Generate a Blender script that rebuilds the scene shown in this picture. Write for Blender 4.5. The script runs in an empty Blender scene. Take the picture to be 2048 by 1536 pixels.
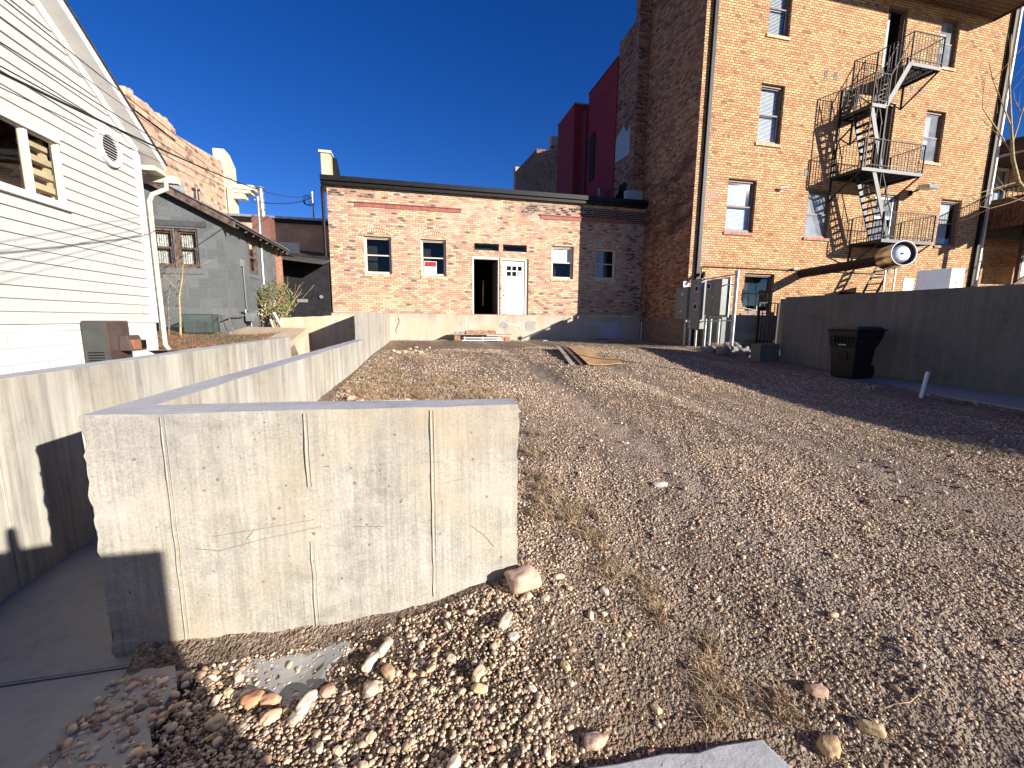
import bpy, math, random
import numpy as np
from mathutils import Vector, Matrix
from mathutils import noise as mnoise

# ------------------------------------------------------------------ camera, sky, sun, exposure
SC = bpy.context.scene
COL = SC.collection
cam_d = bpy.data.cameras.new('camera'); cam = bpy.data.objects.new('camera', cam_d); COL.objects.link(cam)
SC.camera = cam
cam_d.sensor_width = 36.0; cam_d.lens = 36 * 847.16 / 2048; cam_d.clip_start = 0.05; cam_d.clip_end = 3000
RT = Vector((0.9738587, -0.22697321, 0.00907747)); UP = Vector((0.02513914, 0.14740672, 0.98875643)); FW = Vector((0.2257593, 0.96268085, -0.14925922))
cam.matrix_world = Matrix(((RT.x, UP.x, -FW.x, 0), (RT.y, UP.y, -FW.y, 0), (RT.z, UP.z, -FW.z, 0), (0, 0, 0, 1)))

SUN = Vector((-0.9, 1.0, -0.38)).normalized()          # direction in which the light travels
elev = math.asin(-SUN.z)
sun_d = bpy.data.lights.new('sun', 'SUN'); sun_d.energy = 5.0; sun_d.angle = math.radians(0.5); sun_d.color = (1.0, 0.94, 0.85)
sun = bpy.data.objects.new('sun', sun_d); COL.objects.link(sun)
sun.rotation_mode = 'QUATERNION'; sun.rotation_quaternion = SUN.to_track_quat('-Z', 'Y')
W = bpy.data.worlds.new("World"); SC.world = W; W.use_nodes = True
wn = W.node_tree; wn.nodes.clear()
sky = wn.nodes.new('ShaderNodeTexSky'); sky.sky_type = 'NISHITA'; sky.sun_disc = False
sky.sun_elevation = elev; sky.sun_rotation = math.atan2(-SUN.x, -SUN.y)
sky.altitude = 2000; sky.air_density = 1.0; sky.dust_density = 0.0; sky.ozone_density = 4.0
hs = wn.nodes.new('ShaderNodeHueSaturation'); hs.inputs['Saturation'].default_value = 1.24; hs.inputs['Hue'].default_value = 0.520; hs.inputs['Value'].default_value = 1.15
bg = wn.nodes.new('ShaderNodeBackground'); bg.inputs['Strength'].default_value = 0.057
wo = wn.nodes.new('ShaderNodeOutputWorld')
wn.links.new(sky.outputs[0], hs.inputs['Color']); wn.links.new(hs.outputs[0], bg.inputs[0]); wn.links.new(bg.outputs[0], wo.inputs[0])
vs = SC.view_settings; vs.view_transform = 'Standard'; vs.look = 'None'; vs.exposure = 1.05; vs.gamma = 1.0; vs.use_curve_mapping = False
SC.cycles.max_bounces = 6; SC.cycles.diffuse_bounces = 3; SC.cycles.glossy_bounces = 3; SC.cycles.transparent_max_bounces = 12
random.seed(7); rng = np.random.default_rng(7)
PI = math.pi

# ------------------------------------------------------------------ materials
def newmat(name):
    m = bpy.data.materials.new(name); m.use_nodes = True
    nt = m.node_tree; b = nt.nodes['Principled BSDF']
    return m, nt, b
class N:                                                   # tiny node helper
    def __init__(s, nt): s.nt = nt
    def n(s, t, **k):
        o = s.nt.nodes.new(t)
        for a, v in k.items(): setattr(o, a, v)
        return o
    def link(s, a, b): s.nt.links.new(a, b)
    def uv(s): return s.n('ShaderNodeUVMap').outputs[0]
    def obj(s): return s.n('ShaderNodeTexCoord').outputs['Object']
    def geo(s): return s.n('ShaderNodeNewGeometry').outputs['Position']
    def scale(s, v, sc):
        m = s.n('ShaderNodeMapping'); m.inputs['Scale'].default_value = sc; s.link(v, m.inputs['Vector']); return m.outputs[0]
    def noise(s, v, sc, det=4, rough=0.55, dist=0.0):
        o = s.n('ShaderNodeTexNoise'); o.inputs['Scale'].default_value = sc; o.inputs['Detail'].default_value = det
        o.inputs['Roughness'].default_value = rough; o.inputs['Distortion'].default_value = dist; s.link(v, o.inputs['Vector']); return o.outputs[0]
    def vor(s, v, sc, feat='F1', out=0):
        o = s.n('ShaderNodeTexVoronoi'); o.feature = feat; o.inputs['Scale'].default_value = sc; s.link(v, o.inputs['Vector']); return o.outputs[out]
    def ramp(s, f, stops, mode='LINEAR'):
        o = s.n('ShaderNodeValToRGB'); r = o.color_ramp; r.interpolation = mode
        while len(r.elements) < len(stops): r.elements.new(0.5)
        for e, (p, c) in zip(r.elements, stops):
            e.position = p; e.color = (c, c, c, 1) if isinstance(c, (int, float)) else (*c, 1)
        s.link(f, o.inputs[0]); return o.outputs[0]
    def math(s, op, a, b=None, clamp=False):
        o = s.n('ShaderNodeMath'); o.operation = op; o.use_clamp = clamp
        for i, v in enumerate((a, b)):
            if v is None: continue
            if isinstance(v, (int, float)): o.inputs[i].default_value = v
            else: s.link(v, o.inputs[i])
        return o.outputs[0]
    def mix(s, f, a, b, t='MIX'):
        o = s.n('ShaderNodeMix'); o.data_type = 'RGBA'; o.blend_type = t
        for i, v in ((0, f), (6, a), (7, b)):
            if isinstance(v, (int, float)): o.inputs[i].default_value = v if i == 0 else (v, v, v, 1)
            elif isinstance(v, tuple): o.inputs[i].default_value = (*v, 1)
            else: s.link(v, o.inputs[i])
        return o.outputs[2]
    def bump(s, h, strength, dist, b):
        o = s.n('ShaderNodeBump'); o.inputs['Strength'].default_value = strength; o.inputs['Distance'].default_value = dist
        s.link(h, o.inputs['Height']); s.link(o.outputs[0], b.inputs['Normal'])
    def box(s, uv, u0, u1, v0, v1, soft, nz=None, amp=0.0):    # soft rectangle on the wall, optionally with a ragged edge
        sp = s.n('ShaderNodeSeparateXYZ'); s.link(uv, sp.inputs[0]); u, v = sp.outputs[0], sp.outputs[1]
        if nz is not None:
            d = s.math('MULTIPLY', s.math('SUBTRACT', nz, 0.5), amp); u = s.math('ADD', u, d); v = s.math('ADD', v, d)
        def edge(x, a, sign):
            return s.math('ADD', s.math('MULTIPLY', s.math('SUBTRACT', x, a), sign / soft), 0.5, True)
        m = s.math('MULTIPLY', edge(u, u0, 1), edge(u, u1, -1)); m = s.math('MULTIPLY', m, edge(v, v0, 1)); return s.math('MULTIPLY', m, edge(v, v1, -1))

MATS = {}
def plain(name, c, rough=0.6, metal=0.0, var=0.12, sc=6.0, bump=0.0, spec=0.4):
    if name in MATS: return MATS[name]
    m, nt, b = newmat(name); h = N(nt)
    f = h.noise(h.geo(), sc, 5)
    lo = tuple(max(0, x * (1 - var * 1.6)) for x in c); hi = tuple(min(1, x * (1 + var)) for x in c)
    h.link(h.ramp(f, [(0.3, lo), (0.7, hi)]), b.inputs['Base Color'])
    b.inputs['Roughness'].default_value = rough; b.inputs['Metallic'].default_value = metal; b.inputs['Specular IOR Level'].default_value = spec
    if bump: h.bump(h.noise(h.geo(), sc * 6, 4), 0.5, bump, b)
    MATS[name] = m; return m

def brickmat(name, pal, mortar, bw=0.22, bh=0.075, ms=0.011, squash=1.0, sqf=2, region=0.25, soot=None, extra=None, mortarvar=0.15, darkgrad=None):
    m, nt, b = newmat(name); h = N(nt); uv = h.uv()
    # slight waviness so courses are not ruler straight
    wob = h.n('ShaderNodeVectorMath', operation='ADD')
    nz = h.n('ShaderNodeTexNoise'); nz.inputs['Scale'].default_value = 5.0; nz.inputs['Detail'].default_value = 2; h.link(uv, nz.inputs['Vector'])
    sc_ = h.n('ShaderNodeVectorMath', operation='SCALE'); h.link(nz.outputs['Color'], sc_.inputs[0]); sc_.inputs['Scale'].default_value = 0.012
    h.link(uv, wob.inputs[0]); h.link(sc_.outputs[0], wob.inputs[1])
    def br(u):
        o = h.n('ShaderNodeTexBrick'); o.inputs['Color1'].default_value = (0, 0, 0, 1); o.inputs['Color2'].default_value = (1, 1, 1, 1); o.inputs['Mortar'].default_value = (0.5, 0.5, 0.5, 1)
        o.inputs['Scale'].default_value = 1.0; o.inputs['Brick Width'].default_value = bw; o.inputs['Row Height'].default_value = bh
        o.inputs['Mortar Size'].default_value = ms; o.inputs['Mortar Smooth'].default_value = 0.25; o.squash = squash; o.squash_frequency = sqf
        h.link(u, o.inputs['Vector']); return o
    o = br(wob.outputs[0]); rnd = o.outputs['Color']; fac = o.outputs['Fac']
    big = h.noise(uv, 0.55, 3); r2 = h.math('ADD', rnd, h.math('MULTIPLY', h.math('SUBTRACT', big, 0.5), region * 2), True)
    c = h.ramp(r2, pal, 'CONSTANT')
    c = h.mix(0.55, c, h.ramp(h.noise(uv, 28, 4), [(0.25, 0.35), (0.75, 0.78)]), 'OVERLAY')
    mc = h.ramp(h.noise(uv, 3, 3), [(0.3, tuple(x * (1 - mortarvar) for x in mortar)), (0.7, tuple(min(1, x * (1 + mortarvar)) for x in mortar))])
    if soot:
        for (u0, u1, v0, v1, soft, thr, col) in soot:
            bnz = br(wob.outputs[0]).outputs['Color']
            mk = h.box(uv, u0, u1, v0, v1, soft, h.noise(uv, 1.6, 4), 1.2 * soft)
            mk = h.math('MULTIPLY', mk, h.ramp(h.math('ADD', h.math('MULTIPLY', bnz, 0.5), h.math('MULTIPLY', h.noise(uv, 1.3, 4), 0.75)), [(thr, 0.0), (thr + 0.06, 1.0)]))
            c = h.mix(mk, c, col)
    c = h.mix(fac, c, mc)
    c = h.mix(0.35, c, h.ramp(h.noise(uv, 1.1, 6, 0.65), [(0.3, 0.36), (0.7, 0.64)]), 'OVERLAY')
    if extra: c = extra(h, uv, c)
    h.link(c, b.inputs['Base Color']); b.inputs['Roughness'].default_value = 0.9; b.inputs['Specular IOR Level'].default_value = 0.15
    hh = h.math('ADD', h.math('MULTIPLY', fac, -1.0), h.math('MULTIPLY', h.noise(uv, 45, 3), 0.5))
    hh = h.math('ADD', hh, h.math('MULTIPLY', rnd, 0.35))
    h.bump(hh, 0.8, 0.008, b)
    return m

# ---- brick palettes
P_MID = [(0.0, (0.12, 0.09, 0.085)), (0.03, (0.30, 0.17, 0.13)), (0.10, (0.43, 0.23, 0.155)), (0.26, (0.49, 0.265, 0.18)), (0.44, (0.52, 0.32, 0.215)), (0.60, (0.54, 0.39, 0.235)), (0.76, (0.57, 0.45, 0.25)), (0.90, (0.52, 0.41, 0.31))]
P_TALL = [(0.0, (0.24, 0.13, 0.09)), (0.015, (0.42, 0.215, 0.11)), (0.20, (0.46, 0.26, 0.135)), (0.44, (0.50, 0.315, 0.155)), (0.66, (0.52, 0.36, 0.17)), (0.88, (0.54, 0.40, 0.20))]
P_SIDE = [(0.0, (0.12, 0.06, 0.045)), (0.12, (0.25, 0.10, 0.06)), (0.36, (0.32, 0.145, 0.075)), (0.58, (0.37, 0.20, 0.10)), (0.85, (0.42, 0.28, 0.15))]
def mid_extra(h, uv, c):
    nz = h.noise(uv, 2.3, 5)
    g = h.math('MULTIPLY', h.box(uv, 8.5, 9.6, 0.6, 3.9, 0.5, nz, 1.5), h.ramp(h.noise(uv, 3.1, 6, 0.7), [(0.50, 0.0), (0.60, 0.8)]))
    c = h.mix(g, c, (0.30, 0.33, 0.36))
    o = h.math('MULTIPLY', h.box(uv, 0.9, 5.6, 2.9, 4.6, 0.5, nz, 1.8), h.ramp(h.noise(uv, 1.9, 4), [(0.45, 0.0), (0.6, 0.35)]))
    return h.mix(o, c, (0.62, 0.47, 0.36))
M_BMID = brickmat('brick_reclaimed_mixed', P_MID, (0.30, 0.22, 0.165), 0.212, 0.0735, 0.013, region=0.10,
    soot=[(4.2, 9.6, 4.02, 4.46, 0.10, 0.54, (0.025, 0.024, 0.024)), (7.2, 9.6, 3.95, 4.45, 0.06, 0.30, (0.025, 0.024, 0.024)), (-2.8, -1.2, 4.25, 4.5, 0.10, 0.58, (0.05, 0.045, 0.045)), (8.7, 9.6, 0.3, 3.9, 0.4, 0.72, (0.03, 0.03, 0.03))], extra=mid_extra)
def tall_extra(h, uv, c):
    g = h.math('MULTIPLY', h.box(uv, 9.4, 10.6, -1.2, 5.2, 0.6, h.noise(uv, 1.5, 5), 1.6), h.ramp(h.noise(uv, 2.6, 5), [(0.42, 0.0), (0.6, 0.55)]))
    c = h.mix(g, c, (0.40, 0.28, 0.24))
    g = h.ramp(h.noise(uv, 0.75, 6, 0.7), [(0.64, 0.0), (0.72, 0.45)])
    return h.mix(g, c, (0.38, 0.28, 0.24))
M_BTALL = brickmat('brick_orange_buff', P_TALL, (0.22, 0.12, 0.075), 0.198, 0.0800, 0.015, squash=0.5, sqf=6, region=0.08, extra=tall_extra)
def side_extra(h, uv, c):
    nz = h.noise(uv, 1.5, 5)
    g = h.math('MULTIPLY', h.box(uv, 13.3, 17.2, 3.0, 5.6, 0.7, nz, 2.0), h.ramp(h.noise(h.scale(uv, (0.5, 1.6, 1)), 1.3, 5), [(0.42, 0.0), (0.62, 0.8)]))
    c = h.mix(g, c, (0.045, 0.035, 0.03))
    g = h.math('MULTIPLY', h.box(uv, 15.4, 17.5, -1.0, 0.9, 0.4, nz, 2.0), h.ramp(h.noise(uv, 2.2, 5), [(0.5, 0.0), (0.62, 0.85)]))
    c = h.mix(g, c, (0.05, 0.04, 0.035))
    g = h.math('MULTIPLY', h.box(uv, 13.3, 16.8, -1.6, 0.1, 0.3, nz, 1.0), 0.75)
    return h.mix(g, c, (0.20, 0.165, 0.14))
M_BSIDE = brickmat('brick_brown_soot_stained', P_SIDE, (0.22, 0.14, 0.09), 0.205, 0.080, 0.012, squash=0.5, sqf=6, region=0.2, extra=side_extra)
M_BBACK = brickmat('brick_old_patched', [(0.0, (0.06, 0.04, 0.035)), (0.15, (0.20, 0.09, 0.06)), (0.5, (0.28, 0.14, 0.09)), (0.8, (0.32, 0.19, 0.12))], (0.17, 0.12, 0.09), 0.21, 0.08, 0.012, region=0.5)
M_ARCH = brickmat('brick_rowlock', [(0.0, (0.56, 0.36, 0.22)), (0.3, (0.66, 0.52, 0.30)), (0.55, (0.72, 0.62, 0.36)), (0.8, (0.68, 0.52, 0.40))], (0.27, 0.19, 0.14), 0.075, 0.11, 0.017, region=0.05)
M_SILLB = brickmat('brick_sill', [(0.0, (0.58, 0.36, 0.2)), (0.4, (0.68, 0.5, 0.3)), (0.8, (0.70, 0.58, 0.36))], (0.30, 0.2, 0.14), 0.075, 0.4, 0.009, region=0.05)
M_SILLR = brickmat('brick_sill_red', [(0.0, (0.34, 0.17, 0.13)), (0.5, (0.42, 0.22, 0.17)), (0.8, (0.38, 0.24, 0.2))], (0.24, 0.15, 0.12), 0.075, 0.4, 0.009, region=0.05)
M_STONE = brickmat('sandstone_rubble', [(0.0, (0.26, 0.15, 0.10)), (0.2, (0.46, 0.27, 0.18)), (0.45, (0.52, 0.33, 0.22)), (0.75, (0.56, 0.39, 0.27))], (0.44, 0.33, 0.24), 0.30, 0.17, 0.028, region=0.22)
M_BLOCK = brickmat('block_painted_grey', [(0.0, (0.108, 0.115, 0.115)), (0.5, (0.120, 0.128, 0.128)), (0.8, (0.132, 0.140, 0.140))], (0.16, 0.17, 0.17), 0.40, 0.205, 0.007, region=0.1, mortarvar=0.1)
M_WHITEB = brickmat('brick_painted_white', [(0.0, (0.54, 0.53, 0.51)), (0.4, (0.60, 0.59, 0.57)), (0.8, (0.58, 0.58, 0.58))], (0.48, 0.46, 0.44), 0.42, 0.15, 0.008, region=0.1,
    extra=lambda h, uv, c: h.mix(h.ramp(h.noise(h.scale(uv, (1, 1.4, 1)), 6, 5, 0.7), [(0.70, 0.0), (0.73, 0.9)]), c, (0.32, 0.17, 0.16)))

def concrete(name, base, warm=0.0, streak=0.5, seams=None, topz=None, rust=None, bumps=0.5, pits=True, mott=0):
    m, nt, b = newmat(name); h = N(nt); uv = h.uv()
    c1 = tuple(x * 0.62 for x in base); c3 = tuple(min(1, x * 1.15) for x in base)
    n1 = h.noise(uv, 1.3, 8, 0.62); n2 = h.noise(uv, 9, 8, 0.7)
    f = h.math('ADD', h.math('MULTIPLY', n1, 0.6), h.math('MULTIPLY', n2, 0.4))
    c = h.ramp(f, [(0.32, c1), (0.47, base), (0.66, c3)])
    st = h.noise(h.scale(uv, (9, 0.55, 1)), 1.0, 6, 0.68)
    st2 = h.noise(h.scale(uv, (34, 0.9, 1)), 1.0, 4, 0.6)
    k = h.ramp(h.math('ADD', h.math('MULTIPLY', st, 0.7), h.math('MULTIPLY', st2, 0.3)), [(0.36, 0.30), (0.5, 0.52), (0.64, 0.68)])
    c = h.mix(streak, c, k, 'OVERLAY')
    if topz is not None:                        # weathered band under the coping
        sp = h.n('ShaderNodeSeparateXYZ'); h.link(uv, sp.inputs[0])
        d = h.math('SUBTRACT', topz, sp.outputs[1]); lf = h.noise(h.scale(uv, (2.2, 0.2, 1)), 1.0, 4)
        mk = h.math('MULTIPLY', h.ramp(h.math('DIVIDE', d, h.math('ADD', 0.12, h.math('MULTIPLY', lf, 0.9))), [(0.1, 1.0), (0.8, 0.0)]), h.ramp(lf, [(0.40, 0.0), (0.62, 0.6)]))
        c = h.mix(mk, c, tuple(x * 0.52 for x in (base[0], base[1], base[2] * 1.06)))
    if mott:
        a = h.noise(uv, 7.5, 12, 0.80, 0.6); c = h.mix(0.38, c, h.ramp(a, [(0.33, 0.24), (0.47, 0.47), (0.6, 0.6)]), 'OVERLAY')
        c = h.mix(0.55, c, h.ramp(h.noise(uv, 75, 8, 0.8), [(0.36, 0.26), (0.5, 0.5), (0.62, 0.66)]), 'OVERLAY')
        c = h.mix(0.5, c, h.ramp(h.noise(h.scale(uv, (70, 2.2, 1)), 1.0, 6, 0.7), [(0.38, 0.34), (0.5, 0.5), (0.62, 0.6)]), 'OVERLAY')
        v_ = h.noise(h.scale(uv, (1, 1, 1)), 17, 10, 0.8, 1.2); c = h.mix(h.ramp(v_, [(0.56, 0.0), (0.66, 0.35)]), c, tuple(x * 0.5 for x in base))
        w_ = h.noise(h.scale(uv, (0.9, 2.2, 1)), 1.6, 8, 0.7, 1.5); c = h.mix(h.ramp(w_, [(0.50, 0.0), (0.66, 0.42)]), c, tuple(min(1, x * 1.22) for x in base))
    if warm: c = h.mix(h.ramp(h.noise(uv, 1.1, 5, 0.6), [(0.45, 0.0), (0.66, warm)]), c, (base[0] * 1.12, base[1] * 0.93, base[2] * 0.68))
    if rust: c = h.mix(h.ramp(h.noise(h.scale(uv, (14, 0.5, 1)), 1.0, 5, 0.6), [(0.58, 0.0), (0.68, rust)]), c, (0.45, 0.25, 0.13))
    c = h.mix(h.ramp(h.noise(uv, 60, 3), [(0.66, 0.0), (0.72, 0.45)]), c, tuple(x * 0.55 for x in base))
    if pits:
        p = h.vor(uv, 22); pm = h.math('MULTIPLY', h.ramp(p, [(0.05, 1.0), (0.09, 0.0)]), h.ramp(h.noise(uv, 5, 2), [(0.55, 0.0), (0.6, 1.0)]))
        c = h.mix(h.math('MULTIPLY', pm, 0.75), c, tuple(x * 0.3 for x in base))
        hh = h.math('SUBTRACT', h.math('MULTIPLY', h.noise(uv, 30, 6, 0.7), 0.6), pm)
    else: hh = h.noise(uv, 30, 6, 0.7)
    h.link(c, b.inputs['Base Color']); b.inputs['Roughness'].default_value = 0.85; b.inputs['Specular IOR Level'].default_value = 0.25
    h.bump(hh, bumps, 0.006, b)
    return m
M_CNEW = concrete('concrete_board_formed', (0.375, 0.352, 0.305), warm=0.6, streak=0.42, topz=-0.42, mott=1)
M_CLEFT = concrete('concrete_streaked', (0.375, 0.355, 0.305), warm=0.3, streak=0.95, topz=-0.36)
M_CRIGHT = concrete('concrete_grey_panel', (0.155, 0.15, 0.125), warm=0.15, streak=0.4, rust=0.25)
M_CTAN = concrete('concrete_old_tan', (0.48, 0.40, 0.30), warm=0.8, streak=0.5)
M_CFOUND = concrete('foundation_render', (0.42, 0.37, 0.30), warm=0.7, streak=0.35, topz=0.2)
M_CTOP = concrete('concrete_coping_trowelled', (0.40, 0.40, 0.42), streak=0.15, pits=False, bumps=0.5)
M_SLAB = concrete('concrete_slab_broom', (0.31, 0.305, 0.29), warm=0.2, streak=0.1)
M_SLAB2 = concrete('concrete_slab_rough', (0.50, 0.50, 0.51), streak=0.0, bumps=1.0)
M_PATCH = concrete('plaster_patch', (0.40, 0.40, 0.44), streak=0.1, pits=False)

def sidingmat():
    m, nt, b = newmat('white_painted_clapboard'); h = N(nt); uv = h.uv()
    g = h.noise(h.scale(uv, (1.5, 40, 1)), 1.0, 5, 0.6)
    c = h.ramp(g, [(0.3, (0.44, 0.43, 0.405)), (0.6, (0.49, 0.48, 0.46))])
    c = h.mix(h.ramp(h.noise(h.scale(uv, (2, 9, 1)), 2.2, 6, 0.7), [(0.60, 0.0), (0.68, 0.35)]), c, (0.44, 0.38, 0.36))
    h.link(c, b.inputs['Base Color']); b.inputs['Roughness'].default_value = 0.6
    h.bump(g, 0.3, 0.003, b); return m
M_SIDING = sidingmat()
M_WTRIM = plain('white_trim', (0.60, 0.58, 0.55), 0.55, var=0.06)
M_CREAM = plain('cream_paint', (0.58, 0.52, 0.39), 0.6, var=0.08)
M_BLACKM = plain('black_metal', (0.009, 0.008, 0.008), 0.5, 0.0, var=0.3, spec=.25)
M_IRON = plain('painted_iron', (0.018, 0.014, 0.014), 0.55, 0.0, var=0.5, sc=20, spec=.25)
M_IRONL = plain('grey_painted_iron', (0.032, 0.03, 0.032), 0.5, 0.0, var=0.3, sc=15)
M_GALV = plain('galvanised_steel', (0.42, 0.44, 0.46), 0.42, 0.75, var=0.2, sc=9)
M_STEEL = plain('stainless_sheet', (0.55, 0.50, 0.45), 0.28, 1.0, var=0.12, sc=3)
M_CABG = plain('cabinet_grey', (0.20, 0.21, 0.195), 0.5, var=0.08)
M_BEIGE = plain('beige_vinyl', (0.62, 0.55, 0.42), 0.5, var=0.05)
M_BROWNW = plain('weathered_brown_wood', (0.13, 0.085, 0.065), 0.8, var=0.5, sc=14, bump=0.004)
M_BROWNF = plain('brown_window_paint', (0.17, 0.115, 0.095), 0.55, var=0.2)
M_RED = plain('red_oxide_steel', (0.30, 0.10, 0.075), 0.7, var=0.2)
M_DKRED = plain('dark_red_stucco', (0.22, 0.017, 0.026), 0.9, var=0.12, sc=2.5, bump=0.004)
M_DKRED2 = plain('maroon_stucco', (0.13, 0.015, 0.025), 0.9, var=0.15, sc=2.5)
M_WDOOR = plain('white_door_paint', (0.80, 0.80, 0.79), 0.45, var=0.02)
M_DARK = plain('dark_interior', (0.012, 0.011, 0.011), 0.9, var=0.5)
M_BLIND = plain('white_blind', (0.75, 0.76, 0.76), 0.6, var=0.05)
M_CURT = plain('lace_curtain', (0.62, 0.59, 0.52), 0.9, var=0.5, sc=32)
M_ROOF = plain('asphalt_roofing', (0.06, 0.055, 0.05), 0.95, var=0.4, sc=20, bump=0.004)
M_WOOD = plain('sunned_plywood', (0.46, 0.275, 0.135), 0.75, var=0.25, sc=5, bump=0.002)
M_WOODG = plain('grey_lumber', (0.30, 0.25, 0.20), 0.85, var=0.4, sc=12, bump=0.003)
M_DECKW = plain('deck_boards', (0.16, 0.065, 0.032), 0.7, var=0.45, sc=7)
M_LADDER = plain('ladder_wood', (0.60, 0.46, 0.27), 0.6, var=0.1)
M_BRICKR = plain('loose_red_brick', (0.38, 0.19, 0.125), 0.9, var=0.3, sc=20, bump=0.006)
M_BIN = plain('dark_green_plastic', (0.008, 0.010, 0.009), 0.45, var=0.2)
M_PVC = plain('white_pvc', (0.62, 0.68, 0.68), 0.4, var=0.05)
M_HEAT = plain('brown_enamel', (0.075, 0.05, 0.042), 0.35, var=0.25, sc=4)
M_HEATG = plain('dark_grey_enamel', (0.055, 0.056, 0.052), 0.35, var=0.15)
M_WHT = plain('white_sheet_metal', (0.66, 0.67, 0.70), 0.4, var=0.04)
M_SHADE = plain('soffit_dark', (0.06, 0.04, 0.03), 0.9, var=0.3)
M_RUBBER = plain('black_cable', (0.012, 0.012, 0.013), 0.5, var=0.2)
M_BARK = plain('grey_bark', (0.20, 0.15, 0.11), 0.9, var=0.4, sc=30)
M_BARKY = plain('yellow_twig', (0.42, 0.31, 0.15), 0.8, var=0.3, sc=30)
M_LEAF = plain('dry_green_leaf', (0.16, 0.17, 0.06), 0.7, var=0.5, sc=8)
M_STRAW = plain('straw', (0.50, 0.385, 0.24), 0.85, var=0.45, sc=14)
M_STRAWR = plain('reddish_weed', (0.30, 0.15, 0.08), 0.85, var=0.5, sc=14)
M_GRASS = plain('short_grass', (0.11, 0.12, 0.04), 0.85, var=0.5, sc=9)
M_SIGNR = plain('sign_red', (0.75, 0.03, 0.02), 0.5, var=0.02)
M_SIGNW = plain('sign_white', (0.62, 0.66, 0.66), 0.5, var=0.02)
M_SIGNK = plain('sign_black', (0.012, 0.012, 0.012), 0.5, var=0.1)
M_SIGNB = plain('sign_faded_grey', (0.30, 0.34, 0.36), 0.6, var=0.1)
M_PINK = plain('pink_sticker', (0.5, 0.2, 0.2), 0.5, var=0.05)
M_TANR = plain('tan_stucco_rear', (0.46, 0.36, 0.26), 0.9, var=0.2, sc=1.5, bump=0.004)
M_CLOTH = plain('dark_jacket', (0.03, 0.035, 0.05), 0.9, var=0.2)

def glassmat(name, refl=1.0, tint=(0.9, 0.94, 0.95), fogc=None, fog=0.0):
    m, nt, b = newmat(name); m.use_transparent_shadow = True; h = N(nt); nt.nodes.remove(b)
    out = [x for x in nt.nodes if x.type == 'OUTPUT_MATERIAL'][0]
    tr = h.n('ShaderNodeBsdfTransparent'); tr.inputs[0].default_value = (*tint, 1)
    gl = h.n('ShaderNodeBsdfGlossy'); gl.inputs['Roughness'].default_value = 0.03
    mx = h.n('ShaderNodeMixShader'); mx.inputs[0].default_value = 0.09 * refl
    h.link(tr.outputs[0], mx.inputs[1]); h.link(gl.outputs[0], mx.inputs[2]); last = mx.outputs[0]
    if fog:
        df = h.n('ShaderNodeBsdfDiffuse'); df.inputs[0].default_value = (*fogc, 1)
        m2 = h.n('ShaderNodeMixShader'); ff = h.ramp(h.noise(h.uv(), 2.5, 4), [(0.3, fog * 0.5), (0.7, fog)])
        h.link(ff, m2.inputs[0]); h.link(last, m2.inputs[1]); h.link(df.outputs[0], m2.inputs[2]); last = m2.outputs[0]
    h.link(last, out.inputs[0]); return m
M_GLASS = glassmat('window_glass', 1.3)
M_GLASSM = glassmat('clean_window_glass', 0.35)
M_GLASSD = glassmat('dusty_window_glass', 1.5, (0.8, 0.82, 0.82), (0.45, 0.47, 0.50), 0.5)

# ------------------------------------------------------------------ mesh helpers
def wloc(o):
    v = Vector((0, 0, 0))
    while o is not None: v = v + o.location; o = o.parent
    return v
def link(name, mesh, parent=None):
    o = bpy.data.objects.new(name, mesh); COL.objects.link(o)
    if parent is not None: o.parent = parent
    return o
def tag(o, label=None, cat=None, group=None, kind=None):
    if label: o['label'] = label
    if cat: o['category'] = cat
    if group: o['group'] = group
    if kind: o['kind'] = kind
    return o
def thing(name, label, cat, loc=(0, 0, 0), group=None):
    o = bpy.data.objects.new(name, None); COL.objects.link(o); o.location = loc; o.empty_display_size = 0.2
    return tag(o, label, cat, group)

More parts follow.
